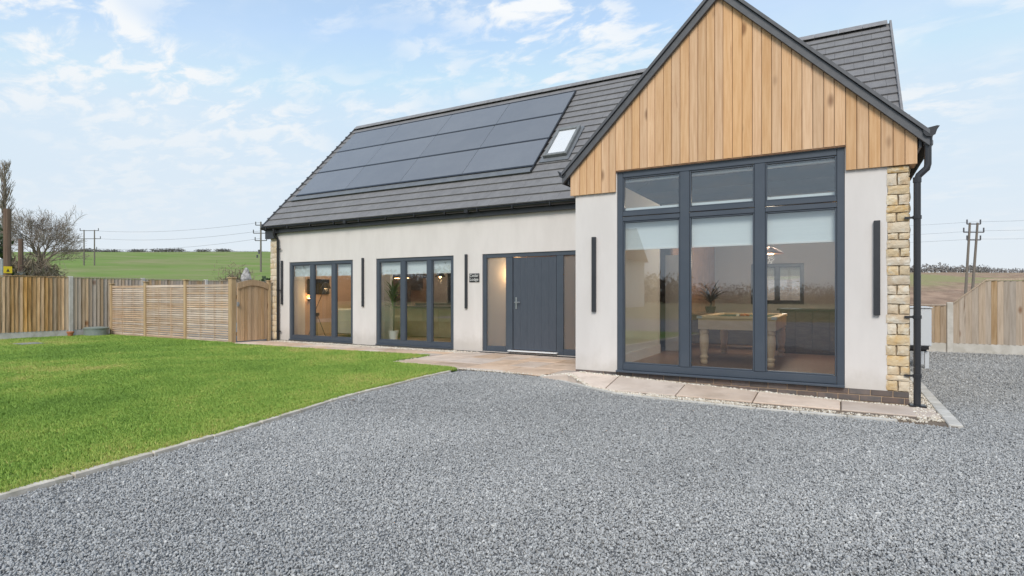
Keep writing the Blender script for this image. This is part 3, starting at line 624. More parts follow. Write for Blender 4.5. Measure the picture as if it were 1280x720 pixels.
box('partition', 'inwhite', house, -7.30, -7.18, YM + 0.31, YM + 1.6, 0.10, 3.16)
box('partition', 'intan', house, -7.30, -7.18, YM + 1.61, YB - 0.27, 0.10, 3.16)
box('partition', 'intan', house, -4.6, -4.5, YM + 0.31, YB - 0.27, 0.10, 3.16)
box('partition', 'inwhite', house, -3.24, -3.19, YG + 0.31, 11.7, 0.12, 3.16)
box('partition', 'inbrown', house, -3.24, -3.19, 12.75, YB - 0.27, 0.12, 3.16)
box('inner_lining', 'inbrown', house, XR - 0.24, XR - 0.222, YG + 0.5, YB - 0.27, 0.12, 3.16)
build('inner_lining', wall_mb(-3.18, XR - 0.26, 0.12, 3.16, [BW[0]], YB - 0.275, 0.016), 'ingrey', house)
box('partition', 'inwhite', house, -10.95, -10.50, 11.72, 11.84, 0.101, 3.16)
box('skirting', 'white', house, -3.188, -3.17, YG + 0.32, 11.68, 0.12, 0.30)
# ---- stone quoin on the gable corner, stone end walls
def stone(w_, h_, x, y, z, parent, rz=0, d=0.06, bulge=0.007):
    m_ = stone_mb(w_, d, h_, random.random(), bulge); o = build('stone', m_, 'stone', parent, origin=(0, 0, 0)); o.location = Vector((x, y, z)) - wloc(parent); o.rotation_euler = (0, 0, rz); return o
quoin = box('stone_quoin', 'mortar', house, 0.502, XR - 0.012, YG + 0.022, YG + 0.255, 0.172, 2.83)
z = 0.178; k = 0
hs = [0.135, 0.075, 0.115, 0.14, 0.135, 0.14, 0.145, 0.125, 0.13, 0.125, 0.125, 0.13, 0.125, 0.115, 0.115, 0.11, 0.09, 0.145, 0.12, 0.10, 0.14, 0.12, 0.16, 0.09]
tot = sum(hs); hs = [h_ * (2.815 - 0.178) / tot for h_ in hs]
for k, h_ in enumerate(hs):
    xa = 0.497 + random.uniform(-0.012, 0.006); xb = XR + random.uniform(-0.006, 0.008)
    if k % 2 == 0:
        xm = (xa + xb) / 2 + random.uniform(-0.02, 0.02)
        for a, b in ((xa, xm - 0.009), (xm + 0.009, xb)): stone(b - a, h_ - 0.010, (a + b) / 2, YG + 0.022, z + h_ / 2, quoin)
    else: stone(xb - xa, h_ - 0.010, (xa + xb) / 2, YG + 0.022, z + h_ / 2, quoin)
    z += h_
lq = box('stone_quoin', 'mortar', house, XL + 0.012, -14.0, YM + 0.022, YM + 0.26, 0.04, 3.08)
z = 0.06; k = 0
while z < 3.0:
    h_ = min(random.uniform(0.13, 0.21), 3.08 - z)
    if k % 3 == 0:
        xm = -14.145 + random.uniform(-0.03, 0.03); sp = ((XL, xm - 0.008), (xm + 0.008, -14.0))
    else: sp = ((XL + random.uniform(-0.006, 0.008), -14.0 + random.uniform(-0.02, 0.0)),)
    for a, b in sp: stone(b - a, h_ - 0.015, (a + b) / 2, YM + 0.022, z + h_ / 2, lq)
    z += h_; k += 1
def stone_field(x, y0, y1, z0, topf, sgn):
    m_ = MB(); z = z0
    while z < 6.9:
        h_ = random.uniform(0.11, 0.19); y = y0
        while y < y1 - 0.05:
            w_ = min(random.uniform(0.22, 0.5), y1 - y)
            if z + h_ < topf(y) and z + h_ < topf(y + w_):
                s_ = stone_mb(w_ - 0.014, 0.06, h_ - 0.014, random.random(), 0.012)
                m_.append(s_.v, s_.f, Matrix.Translation((x, y + w_ / 2, z + h_ / 2)) @ Matrix.Rotation(R(90) * sgn, 4, 'Z'))
            y += w_
        z += h_
    return m_
topm = lambda y: 3.2 + (min(y, 2 * YRG - y) - YM) * 1.02 if y > YM else 3.05
so_ = build('stonework', stone_field(XR - 0.012, YG + 0.06, YB, 0.18, topm, 1), 'stone', house, kind='stuff')
so_ = build('stonework', stone_field(XL + 0.05, YM + 0.06, YB, 0.05, topm, -1), 'stone', house, kind='stuff')
# ---- blue brick plinth under the gable
bp = box('brick_plinth', 'bmortar', house, XGL + 0.004, XR - 0.006, YG + 0.008, YG + 0.2, -0.05, 0.172)
bme = MB().box(-0.1075, 0.1075, -0.05, 0.05, -0.0325, 0.0325, 0.004)
bme_o = None
for row, z in ((0, 0.137), (1, 0.062), (2, -0.013)):
    x = XGL + (0 if row % 2 == 0 else -0.1125)
    while x < XR - 0.02:
        a, b = max(x, XGL), min(x + 0.215, XR)
        if b - a > 0.03:
            if b - a > 0.21 and bme_o is not None: inst('brick', bme_o, bp, ((a + b) / 2, YG + 0.05 + random.uniform(-0.002, 0.002), z))
            else:
                o = build('brick', MB().box(a, b, YG, YG + 0.1, z - 0.0325, z + 0.0325, 0.004), 'brick', bp)
                if b - a > 0.21: bme_o = o.data
        x += 0.225
# ---- windows
def casement(name, x0, x1, z0, z1, y, cols, parent, transom=None, fr=0.085, mul=0.125, bot=0.10, blind=None, sillout=0.03, glassm='glass', ncol=None):
    wn_ = bpy.data.objects.new(name, None); link(wn_, parent, ((x0 + x1) / 2, y, z0))
    yf, yb = y + 0.022, y + 0.095
    f = MB()
    f.box(x0, x0 + fr, yf, yb, z0, z1, 0.006); f.box(x1 - fr, x1, yf, yb, z0, z1, 0.006)
    f.box(x0 + fr + 0.001, x1 - fr - 0.001, yf, yb, z1 - fr, z1, 0.006); f.box(x0 + fr + 0.001, x1 - fr - 0.001, yf, yb, z0 + 0.03, z0 + bot, 0.006)
    build('frame', f, 'grey', wn_)
    build('sill', MB().box(x0 - 0.0, x1 + 0.0, y - sillout, yb, z0, z0 + 0.029, 0.005), 'grey', wn_)
    xs = [x0 + fr] ; n_ = len(cols)
    edges = [x0 + fr]
    for c in cols:
        build('mullion', MB().box(c - mul / 2, c + mul / 2, yf - 0.003, yb, z0 + bot + 0.001, (z1 - fr) - 0.001, 0.006), 'grey', wn_)
        edges += [c - mul / 2, c + mul / 2]
    edges.append(x1 - fr)
    rows = [(z0 + bot, z1 - fr)]
    if transom:
        t0, t1 = transom; rows = [(z0 + bot, t0), (t1, z1 - fr)]
        for i in range(0, len(edges), 2):
            build('transom', MB().box(edges[i] + 0.001, edges[i + 1] - 0.001, yf + 0.001, yb, t0, (t0 + t1) / 2 - 0.004, 0.005).box(edges[i] + 0.001, edges[i + 1] - 0.001, yf - 0.006, yb, (t0 + t1) / 2 + 0.004, t1, 0.005), 'grey', wn_)
    for ri, (a, b) in enumerate(rows):
        for i in range(0, len(edges), 2):
            xa, xb = edges[i], edges[i + 1]; bd = MB(); q_ = 0.022
            for bx_ in ((xa, xa + q_, a, b), (xb - q_, xb, a, b), (xa + q_ + 0.001, xb - q_ - 0.001, b - q_, b), (xa + q_ + 0.001, xb - q_ - 0.001, a, a + q_)):
                bd.box(bx_[0] + 0.001, bx_[1] - 0.001, yf + 0.012, yb - 0.01, bx_[2] + 0.001, bx_[3] - 0.001, 0.004)
            build('bead', bd, 'grey', wn_)
            box('pane', glassm, wn_, xa + 0.01, xb - 0.01, yf + 0.036, yf + 0.042, a + 0.01, b - 0.01)
            if blind and ri == 0:
                box('blind', 'blind', wn_, xa - 0.01, xb + 0.01, yb + 0.03, yb + 0.036, blind, b + 0.02); box('blind_rail', 'white', wn_, xa - 0.01, xb + 0.01, yb + 0.022, yb + 0.046, blind - 0.022, blind)
            if blind and transom and ri == 1:
                box('blind_rail', 'white', wn_, xa - 0.01, xb + 0.01, yb + 0.02, yb + 0.06, b - 0.055, b - 0.035); box('blind', 'blind', wn_, xa - 0.01, xb + 0.01, yb + 0.02, yb + 0.05, a, a + 0.065)
    return wn_
third = lambda w_: [(w_[0] + (w_[1] - w_[0]) * t) for t in (0.365, 0.694)]
casement('window', *W1, YM, [-12.59, -11.755], house, blind=1.85, mul=0.15, bot=0.13)
casement('window', *W2, YM, [-9.35, -8.53], house, blind=1.85, mul=0.14, bot=0.13)
gw = casement('window', *WG, YG - 0.012, [-1.856, -0.894], house, transom=(2.382, 2.52), blind=1.99, mul=0.13, bot=0.125, sillout=0.05)
for bw in BW:
    casement('window', *bw, YB - 0.2, [(bw[0] + bw[1]) / 2], house, mul=0.1, bot=0.09, blind=1.87 if bw[2] > 1.03 else None)
# ---- entrance: door and sidelights in one grey frame
ent = bpy.data.objects.new('entrance', None); link(ent, house, (-5.6, YM, 0.04))
yf, yb = YM + 0.022, YM + 0.095
X0, XJ1, XLf, XLr, XJ2, X1 = -7.002, -6.40, -6.215, -5.172, -5.05, -3.505
f = MB(); f.box(X0, X0 + 0.10, yf, yb, 0.045, 2.233, 0.006); f.box(X0 + 0.101, X1, yf, yb, 2.14, 2.233, 0.006)
f.box(XJ1, XLf - 0.012, yf, yb, 0.045, 2.139, 0.006); f.box(XLr + 0.012, XJ2 + 0.05, yf, yb, 0.045, 2.139, 0.006)
f.box(X0 + 0.101, XJ1 - 0.001, yf, yb, 0.045, 0.17, 0.006); f.box(XJ2 + 0.051, X1, yf, yb, 0.045, 0.17, 0.006)
build('frame', f, 'grey', ent)
lf = MB(); nb = 6
for i in range(nb):
    a = XLf + (XLr - XLf) * i / nb; lf.box(a + 0.0003, a + (XLr - XLf) / nb - 0.0003, yf + 0.018, yb, 0.11, 2.128, 0.0022)
build('door_leaf', lf, 'sash', ent)
hd = MB().box(XLf + 0.055, XLf + 0.095, yf + 0.006, yf + 0.017, 1.0, 1.26, 0.004).tube([(XLf + 0.075, yf + 0.01, 1.15), (XLf + 0.075, yf - 0.045, 1.15)], 0.011, 8).box(XLf + 0.06, XLf + 0.20, yf - 0.055, yf - 0.037, 1.14, 1.162, 0.005)
build('door_handle', hd, 'alu', ent)
box('threshold', 'silver', ent, XLf - 0.10, XLr + 0.05, YM - 0.05, yf + 0.017, 0.068, 0.098, 0.004)
box('sidelight_pane', 'frost', ent, X0 + 0.095, XJ1 + 0.005, yf + 0.036, yf + 0.042, 0.165, 2.145); box('sidelight_pane', 'frost', ent, XJ2 + 0.045, -3.4, yf + 0.036, yf + 0.042, 0.165, 2.145)
# ---- cedar cladding
clad = build('cladding_batten', MB().prism([(XGL + 0.01, 3.165), (0.70, 3.165), (AX, AZ - 0.30)], 1, YG + 0.012, YG + 0.25).box(-3.50, WG[0] - 0.012, YG + 0.0 - 0.012, YG - 0.003, 2.86, 3.4).box(WG[1] + 0.012, 0.72, YG - 0.012, YG - 0.003, 2.86, 3.4), 'cedardark', house)
edges = [-0.16, -0.28, -0.40, -0.516, -0.634, -0.748, -0.866, -0.978, -1.103, -1.224, -1.342, -1.448]
xs = sorted(edges)
while xs[0] > -3.5: xs.insert(0, xs[0] - random.uniform(0.108, 0.124))
xs[0] = -3.563
if xs[1] - xs[0] < 0.06: xs.pop(1)
while xs[-1] < 0.72: xs.append(xs[-1] + random.uniform(0.112, 0.124))
xs[-1] = 0.788
if xs[-1] - xs[-2] < 0.06: xs.pop(-2)
for x_ in (WG[0] - 0.008, WG[1] + 0.008):       # a board edge at each side of the window
    i = min(range(len(xs)), key=lambda j: abs(xs[j] - x_)); xs[i] = x_
topz = lambda x: AZ - 0.13 - abs(x - AX) * 1.0
for a, b in zip(xs, xs[1:]):
    mid = (a + b) / 2; z0 = 3.125 if WG[0] - 0.01 < mid < WG[1] + 0.01 else 2.819
    pr = random.uniform(-0.002, 0.002); g_ = 0.003
    pts = [(a + g_, z0), (b - g_, z0), (b - g_, topz(b - g_))]
    if a < AX < b: pts.append((AX, topz(AX)))
    pts.append((a + g_, topz(a + g_)))
    m_ = MB().prism(pts, 1, YG - 0.034 + pr, YG - 0.013)
    # chamfered nose so that each joint reads as a V groove
    m_.prism([(a + g_ + 0.004, z0 + 0.001), (b - g_ - 0.004, z0 + 0.001), (b - g_ - 0.004, topz(b - g_ - 0.004))] + ([(AX, topz(AX))] if a < AX < b else []) + [(a + g_ + 0.004, topz(a + g_ + 0.004))], 1, YG - 0.0375 + pr, YG - 0.0335 + pr)
    build('board', m_, 'cedar', clad)
box('cladding_head', 'cedardark', house, WG[0] - 0.008, WG[1] + 0.008, YG - 0.03, YG + 0.02, 3.110, 3.124)
for x0_, x1_ in ((0.713, 0.786), (-3.561, -3.494)): box('cladding_return', 'cedar', house, x0_, x1_, YG - 0.012, YG + 0.30, 2.83, 3.10)
# ---- front gable verge, bargeboards, roof
for sg in (-1, 1):
    xe = AX + sg * 2.285
    def P_(d0, d1):   # slanted band, vertical offsets below the outer verge line
        z_e = AZ - 2.285
        return [(AX, AZ - d0), (xe, z_e - d0), (xe, z_e - d1), (AX, AZ - d1)]
    build('bargeboard', MB().prism(P_(0.062, 0.175), 1, YG - 0.095, YG - 0.040), 'trim', house)
    build('verge', MB().prism(P_(0.0, 0.052), 1, YG - 0.125, YG + 0.10), 'trim', house)
    build('verge_shade_strip', MB().prism(P_(0.050, 0.064), 1, YG - 0.070, YG + 0.0), 'deck', house)  # dark strip standing in for the shade between verge and bargeboard
    # roof slope: stepped courses of tiles running back to the main roof
    m_ = MB(); nc = 11
    for i in range(nc):
        a0, a1 = 2.34 - i * 2.34 / nc, 2.34 - (i + 1) * 2.34 / nc
        y1 = YE + (AZ - 0.04 - a0 - ZE) / 1.022; y1 = max(y1, YM - 0.1)
        m_.prism([(AX + sg * a0, AZ - 0.045 - a0 + 0.02), (AX + sg * a1, AZ - 0.045 - a1 + 0.006), (AX + sg * a1, AZ - 0.07 - a1), (AX + sg * a0, AZ - 0.07 - a0)], 1, YG + 0.10, y1 + 0.35)
    build('gable_roof_tiles', m_, 'tile', house, kind='stuff')
build('gable_roof', MB().prism([(AX, AZ - 0.075), (AX + 2.3, AZ - 2.375), (AX + 2.3, AZ - 2.45), (AX, AZ - 0.15)], 1, YG - 0.03, YM + 0.6).prism([(AX, AZ - 0.0751), (AX - 2.3, AZ - 2.375), (AX - 2.3, AZ - 2.45), (AX, AZ - 0.15)], 1, YG - 0.03, YM + 0.6), 'deck', house)
build('gable_ridge', MB().tube([(AX, YG - 0.12, AZ - 0.035), (AX, YRG - 1.6, AZ - 0.035)], 0.07, 8), 'ridge', house)
# ---- main roof
VL, VR = -14.43, 0.93
build('roof', MB().prism([(YE, ZE - 0.03), (YRG, ZRG - 0.035), (2 * YRG - YE, ZE - 0.03), (2 * YRG - YE - 0.06, ZE - 0.13), (YRG, ZRG - 0.16), (YE + 0.06, ZE - 0.13)], 0, VL + 0.02, VR - 0.02), 'deck', house)
GA = 0.2895; LAP = math.atan(0.032 / GA); TW = 15.36 / 46
tb = MB().box(-TW / 2 + 0.0009, TW / 2 - 0.0009, 0, 0.345, -0.034, 0.003, 0.003)
tile_me = bpy.data.meshes.new('tile'); tile_me.from_pydata(tb.v, [], tb.f); tile_me.materials.append(M['tile'])
th = MB().box(-TW / 4 + 0.0009, TW / 4 - 0.0009, 0, 0.345, -0.034, 0.003, 0.003)
half_me = bpy.data.meshes.new('tile_half'); half_me.from_pydata(th.v, [], th.f); half_me.materials.append(M['tile'])
tiles = []
PX0, PX1, PS0, PS1 = -14.07, -6.09, 1.322, 4.775
for c in range(18):
    s0 = c * GA - 0.012; x = VL; first = True
    while x < VR - 0.02:
        wd = TW / 2 if (first and c % 2) else TW
        first = False
        if x + wd > VR + 0.02: wd = TW / 2
        xc = x + wd / 2; x += wd
        if PS0 - 0.15 < s0 and s0 + GA < PS1 + 0.1 and PX0 + 0.1 < xc - wd / 2 and xc + wd / 2 < PX1 - 0.05: continue
        if -5.93 < xc - wd / 2 and xc + wd / 2 < -5.33 and 1.61 < s0 and s0 + GA < 2.78: continue
        base = rpt(xc, s0, 0.030 + random.uniform(0, 0.0015))
        mid = rpt(xc, s0 + GA / 2, 0)
        if abs(xc - AX) < 2.3 and mid.z < AZ - abs(xc - AX) - 0.15: continue
        t = 8.0 / mid.y; hx_, hz_ = mid.x * t, 1.3 + (mid.z - 1.3) * t
        hid = hz_ < AZ - abs(hx_ - AX) and abs(hx_ - AX) < 2.3
        tiles.append((hid, mid.length + random.uniform(0, 0.02), base, wd < TW - 0.01))
tiles.sort(key=lambda t: (t[0], t[1]))
roof_o = [o for o in house.children if o.name.startswith('roof')][0]
for hid, dd, base, half in tiles[:300]: inst('tile', half_me if half else tile_me, roof_o, base, (RP - LAP, 0, 0))
rest = MB()
for hid, dd, base, half in tiles[300:]:
    b_ = th if half else tb; rest.append(b_.v, b_.f, Matrix.Translation(base) @ Matrix.Rotation(RP - LAP, 4, 'X'))
for c in range(18):   # rear slope, full width courses
    for x in np.arange(VL, VR, TW * 4):
        b_ = rpt(0, c * GA, 0.03); rest.append(*(lambda q: (q.v, q.f))(MB().box(x + 0.004, min(x + TW * 4, VR) - 0.004, -0.345, 0, -0.021, 0.003)), Matrix.Translation((0, 2 * YRG - b_.y, b_.z)) @ Matrix.Rotation(-(RP - LAP), 4, 'X'))
build('roof_tiles', rest, 'tile', house, kind='stuff')
rm = MB().prism([(-0.15, -0.10), (-0.14, -0.075), (-0.02, 0.035), (0.02, 0.035), (0.14, -0.075), (0.15, -0.10), (0.02, 0.015), (-0.02, 0.015)], 0, 0.003, 0.447)
rme = bpy.data.meshes.new('ridge_tile'); rme.from_pydata(rm.v, [], rm.f); rme.materials.append(M['ridge'])
for k in range(34): inst('ridge_tile', rme, roof_o, (VL + 0.02 + k * 0.45, YRG, ZRG + 0.045 + random.uniform(0, 0.002)))
def slope_box(name, m, parent, x0, x1, s0, s1, w0, w1, b=0.0, kind=None):
    m_ = MB().box(x0, x1, s0, s1, w0, w1, b, Matrix.Translation((0, YE, ZE)) @ Matrix.Rotation(RP, 4, 'X')); return build(name, m_, m, parent, kind=kind)
slope_box('verge', 'ridge', house, VR - 0.004, VR + 0.035, -0.05, 5.28, -0.12, 0.062, 0.004); slope_box('verge', 'trim', house, VL - 0.03, VL + 0.004, -0.05, 5.28, -0.12, 0.05, 0.004)
for c in range(18): slope_box('verge_clip', 'trim', house, VL - 0.045, VL + 0.05, c * GA, c * GA + 0.05, 0.05, 0.068, 0.003)
# in-roof solar array: three rows of four
pw_, ph_ = (PX1 - PX0) / 4, (PS1 - PS0) / 3
for r_ in range(3):
    for c in range(4):
        x0, s0 = PX0 + c * pw_, PS0 + r_ * ph_
        slope_box('solar_panel', 'solar', house, x0 + 0.005, x0 + pw_ - 0.005, s0 + 0.03, s0 + ph_ - 0.03, 0.052, 0.082, 0.004)
    slope_box('panel_rail', 'black', house, PX0, PX1, PS0 + r_ * ph_ - 0.029, PS0 + r_ * ph_ + 0.029, 0.045, 0.088)
slope_box('panel_rail', 'black', house, PX0 - 0.03, PX1 + 0.03, PS1 - 0.02, PS1 + 0.015, 0.045, 0.088); slope_box('panel_tray', 'deck', house, PX0 + 0.01, PX1 - 0.01, PS0, PS1 - 0.03, 0.02, 0.050)
slope_box('panel_rail', 'black', house, PX1 + 0.001, PX1 + 0.03, PS0 - 0.2, PS1 - 0.021, 0.04, 0.086)
slope_box('panel_flashing', 'flash', house, PX0 - 0.1, PX1 - 0.001, PS0 - 0.21, PS0 - 0.022, 0.052, 0.062); slope_box('panel_flashing', 'flash', house, PX0 - 0.1, PX0 - 0.002, PS0 - 0.0215, PS1 - 0.03, 0.040, 0.05)
sk = bpy.data.objects.new('skylight', None); link(sk, house, rpt(-5.63, 2.2, 0.05))
SX0, SX1, SS0, SS1 = -5.93, -5.33, 1.60, 2.79
slope_box('flashing', 'flash', sk, SX0 - 0.07, SX1 + 0.07, SS0 - 0.14, SS1 + 0.05, 0.038, 0.056, 0.003)
for q_ in ((SX0, SX0 + 0.07, SS0, SS1), (SX1 - 0.07, SX1, SS0, SS1), (SX0 + 0.071, SX1 - 0.071, SS0, SS0 + 0.08), (SX0 + 0.071, SX1 - 0.071, SS1 - 0.11, SS1)): slope_box('frame', 'skyfr', sk, q_[0], q_[1], q_[2], q_[3], 0.057, 0.135, 0.008)
slope_box('blind', 'blindw', sk, SX0 + 0.072, SX1 - 0.072, SS0 + 0.081, SS1 - 0.111, 0.085, 0.095); slope_box('pane', 'skyglass', sk, SX0 + 0.065, SX1 - 0.065, SS0 + 0.075, SS1 - 0.105, 0.112, 0.118)
# ---- eaves of the main wing: fascia, gutter, brackets
box('fascia', 'dark', house, VL + 0.03, XGL - 0.07, YM - 0.10, YM - 0.075, 3.08, 3.235); box('soffit', 'dark', house, VL + 0.03, XGL - 0.07, YM - 0.074, YM - 0.003, 3.082, 3.10)
gm = MB(); prof = []
for k in range(9):
    t = math.pi + math.pi * k / 8; prof.append((YM - 0.165 + 0.058 * math.cos(t), 3.236 + 0.058 * math.sin(t)))
prof2 = [(y + (0.005 if k < 4 else -0.005 if k > 4 else 0), z + 0.006) for k, (y, z) in enumerate(prof)]
gm.prism(prof + prof2[::-1], 0, VL - 0.02, XGL - 0.06); build('gutter', gm, 'black', house, smooth=True)
for x in np.arange(-14.2, -3.7, 0.9): box('gutter_bracket', 'black', house, x - 0.015, x + 0.015, YM - 0.228, YM - 0.10, 3.168, 3.25)
for x in (-11.1, -7.3): box('gutter_joint', 'black', house, x - 0.05, x + 0.05, YM - 0.229, YM - 0.101, 3.165, 3.244)
box('fascia_end', 'dark', house, VL + 0.03, -14.02, YM - 0.0995, YM - 0.004, 2.93, 3.0795)
# ---- side gutter and eaves of the gable (runs back along the right side)
gm = MB(); pr = [(0.83 + a, 3.185 + b) for a, b in ((0, 0.0), (0.005, -0.045), (0.03, -0.075), (0.075, -0.085), (0.105, -0.065), (0.115, -0.02), (0.135, 0.015), (0.125, 0.02), (0.10, -0.01), (0.09, -0.05), (0.07, -0.07), (0.035, -0.06), (0.015, -0.03), (0.01, 0.0))]
gm.prism(pr, 1, YG - 0.11, YM + 0.5); build('gutter', gm, 'pipegrey', house)
gm = MB(); gm.prism([(2 * AX - a, z) for a, z in pr][::-1], 1, YG - 0.11, YM - 0.1); build('gutter', gm, 'pipegrey', house)
box('fascia', 'dark', house, 0.80, 0.826, YG - 0.035, YM + 0.5, 3.0, 3.18); box('fascia', 'dark', house, -3.606, -3.58, YG - 0.035, YM - 0.11, 3.0, 3.18)
box('soffit', 'dark', house, 0.715, 0.799, YG + 0.302, YM + 0.5, 3.0, 3.02)
build('gutter_stop_end', MB().prism([(0.832, 3.19), (0.836, 3.14), (0.86, 3.105), (0.905, 3.095), (0.945, 3.115), (0.96, 3.165), (0.985, 3.205), (0.96, 3.212)][::-1], 1, YG - 0.122, YG - 0.111), 'pipegrey', house)
# ---- downpipes
def downpipe(pts, r_, m_, clips, cx, cy, side):
    d_ = build('downpipe', MB().tube(pts, r_, 12), m_, house, smooth=True)
    for z_ in clips: build('pipe_clip', MB().tube([(cx, cy, z_ - 0.02), (cx, cy, z_ + 0.02)], r_ * 1.22, 12).box(cx + (0 if side > 0 else -0.12), cx + (0.12 if side > 0 else 0), cy + 0.0, cy + 0.02, z_ - 0.012, z_ + 0.012), m_, d_)
    return d_
d_ = downpipe([(-13.93, YM - 0.165, 3.19), (-13.93, YM - 0.165, 3.05), (-13.92, YM - 0.15, 3.0), (-13.89, YM - 0.085, 2.93), (-13.88, YM - 0.07, 2.87), (-13.88, YM - 0.07, 0.02)], 0.036, 'black', (2.62, 1.45, 0.28), -13.88, YM - 0.07, 1)
d_ = downpipe([(0.885, YG - 0.03, 3.15), (0.885, YG - 0.03, 2.80), (0.875, YG - 0.03, 2.755), (0.80, YG - 0.03, 2.68), (0.785, YG - 0.03, 2.635), (0.785, YG - 0.03, 2.0), (0.785, YG - 0.03, 0.03)], 0.036, 'pipegrey', (2.2, 1.05, 0.37), 0.785, YG - 0.03, -1)
build('pipe_socket', MB().tube([(0.785, YG - 0.03, 2.60), (0.785, YG - 0.03, 2.66)], 0.042, 12).tube([(0.885, YG - 0.03, 3.02), (0.885, YG - 0.03, 3.10)], 0.044, 12), 'pipegrey', d_)
box('gully', 'black', d_, 0.71, 0.87, YG - 0.10, YG + 0.04, 0.018, 0.04, 0.004)
build('hopper_outlet', MB().tube([(0.885, YG - 0.03, 3.08), (0.885, YG - 0.03, 3.15)], [0.04, 0.055], 12), 'pipegrey', d_)

# ---- things on the walls
for i, (x, y, z0, z1, lab) in enumerate((
    (-13.765, YM, 1.043, 2.287, 'black vertical bar light between the left downpipe and the first three-pane window'),
    (-10.645, YM, 1.015, 2.265, 'black vertical bar light on the wall between the two three-pane windows'),
    (-7.428, YM, 1.0, 2.243, 'black vertical bar light beside the small dark name plaque'),
    (-3.182, YG, 1.056, 2.174, 'dark grey bar light on the wall between the front door and the tall gable window'),
    (0.394, YG, 1.064, 2.188, 'dark grey bar light between the tall gable window and the stone corner'))):
    L_ = thing('wall_light', lab, 'wall light', (x, y, z0), 'bar lights along the house front')
    box('light_bar', 'dark', L_, x - 0.033, x + 0.033, y - 0.045, y - 0.008, z0, z1, 0.004)
    box('back_plate', 'black', L_, x - 0.022, x + 0.022, y - 0.007, y - 0.001, z0 + 0.05, z1 - 0.05)
plq = thing('house_sign', 'small dark slate name plaque reading Cedar Lodge left of the front door', 'sign', (-7.21, YM, 1.61))
box('plaque', 'slate', plq, -7.346, -7.077, YM - 0.018, YM - 0.002, 1.605, 1.80, 0.003)
dg = bpy.context.evaluated_depsgraph_get()
for word, zc_ in (('Cedar', 1.722), ('Lodge', 1.634)):
    cu = bpy.data.curves.new('lettering', 'FONT'); cu.body = word; cu.size = 0.098; cu.align_x = 'CENTER'; cu.extrude = 0.0015
    to = bpy.data.objects.new('lettering_source', cu); C.objects.link(to); bpy.context.view_layer.update()
    me = bpy.data.meshes.new_from_object(to.evaluated_get(bpy.context.evaluated_depsgraph_get())); C.objects.unlink(to); bpy.data.objects.remove(to)
    me.materials.clear(); me.materials.append(M['letter'])
    o = link(bpy.data.objects.new('lettering', me), plq, (-7.2115, YM - 0.0205, zc_)); o.rotation_euler = (R(90), 0, 0)

# ------------------------------------------------------------------ heat pump beside the right wall
hp = thing('heat_pump', 'white boxed air source heat pump unit beside the right wall behind the downpipe', 'heat pump', (1.15, 12.6, 0))
box('casing', 'hp', hp, 0.92, 1.42, 12.40, 13.35, 0.40, 1.07, 0.015); box('casing_lid', 'hp', hp, 0.90, 1.435, 12.38, 13.37, 1.071, 1.095, 0.006)
for k in range(2): box('foot', 'black', hp, 0.93, 1.36, 12.50 + k * 0.62, 12.60 + k * 0.62, 0.30, 0.40, 0.004)
box('bracket', 'black', hp, 0.79, 1.38, 12.38, 12.45, 0.34, 0.399); box('wall_rail', 'black', hp, 0.76, 0.80, 12.42, 13.2, 0.3, 0.9)
for k in range(8): box('grille_slat', 'galv', hp, 1.4205, 1.435, 12.5, 13.25, 0.46 + k * 0.07, 0.475 + k * 0.07)
build('support_leg', MB().box(1.33, 1.39, 12.45, 12.51, 0, 0.30).box(0.95, 1.01, 12.45, 12.51, 0, 0.30).box(1.33, 1.39, 13.15, 13.21, 0, 0.30).box(0.95, 1.01, 13.15, 13.21, 0, 0.30), 'hp', hp)
build('hose', MB().tube([(0.80, 12.36, 0.75), (0.9, 12.33, 0.7), (0.93, 12.32, 0.5), (0.88, 12.35, 0.3)], 0.022, 8), 'black', hp)

# ------------------------------------------------------------------ fences
def featherboards(parent, pts, z0, ztop, m, width=0.105, faces=1):
    # feather edged boards from pts[0] to pts[1], each lapping its neighbour
    a, b = Vector((*pts[0], 0)), Vector((*pts[1], 0)); d = (b - a).normalized(); n_ = Vector((d.y, -d.x, 0)) * faces
    L = (b - a).length; k = max(1, round(L / width)); st = L / k
    bk = MB(); ca = (a + b) / 2 + Vector((0, 0, (z0 + ztop(0.5)) / 2)); zt = [ztop(0) - 0.03, ztop(1) - 0.03]
    for off in (0.0, -0.006):
        o_ = n_ * off; bk.face([(a.x + o_.x, a.y + o_.y, z0), (b.x + o_.x, b.y + o_.y, z0), (b.x + o_.x, b.y + o_.y, zt[1]), (a.x + o_.x, a.y + o_.y, zt[0])], ca - n_ * 0.003 - n_ * (off * 2 + 0.006) * 100)
    build('gap_shade_sheet', bk, 'fenceshade', parent)  # dark sheet behind the boards paints shade into their gaps
    for i in range(k):
        q0 = a + d * (i * st); q1 = a + d * (i * st + st - random.uniform(0.005, 0.010)) if i < k - 1 else b
        t0, t1 = 0.004, 0.034; dz = random.uniform(-0.008, 0.006)
        zt0, zt1 = ztop(i * st / L) + dz, ztop(min(1, (i + 1) * st / L)) + dz
        o0, o1 = n_ * (0.004 + random.uniform(0, 0.003)), n_ * (0.004 + random.uniform(0, 0.004)); mb = MB()
        c = (q0 + q1) / 2 + Vector((0, 0, (z0 + zt0) / 2))
        P = lambda q, off, z_: (q.x + off.x, q.y + off.y, z_)
        A = [(q0, o0), (q0, o0 + n_ * t0), (q1, o1 + n_ * t1), (q1, o1)]
        bot = [P(q, o, z0) for q, o in A]; top = [P(q, o, zt0 if j < 2 else zt1) for j, (q, o) in enumerate(A)]
        mb.face(bot, c); mb.face(top, c)
        for j in range(4): mb.face([bot[j], bot[(j + 1) % 4], top[(j + 1) % 4], top[j]], c)
        mm = m(i / k) if callable(m) else m
        build('board', mb, mm, parent)
FX = -20.95
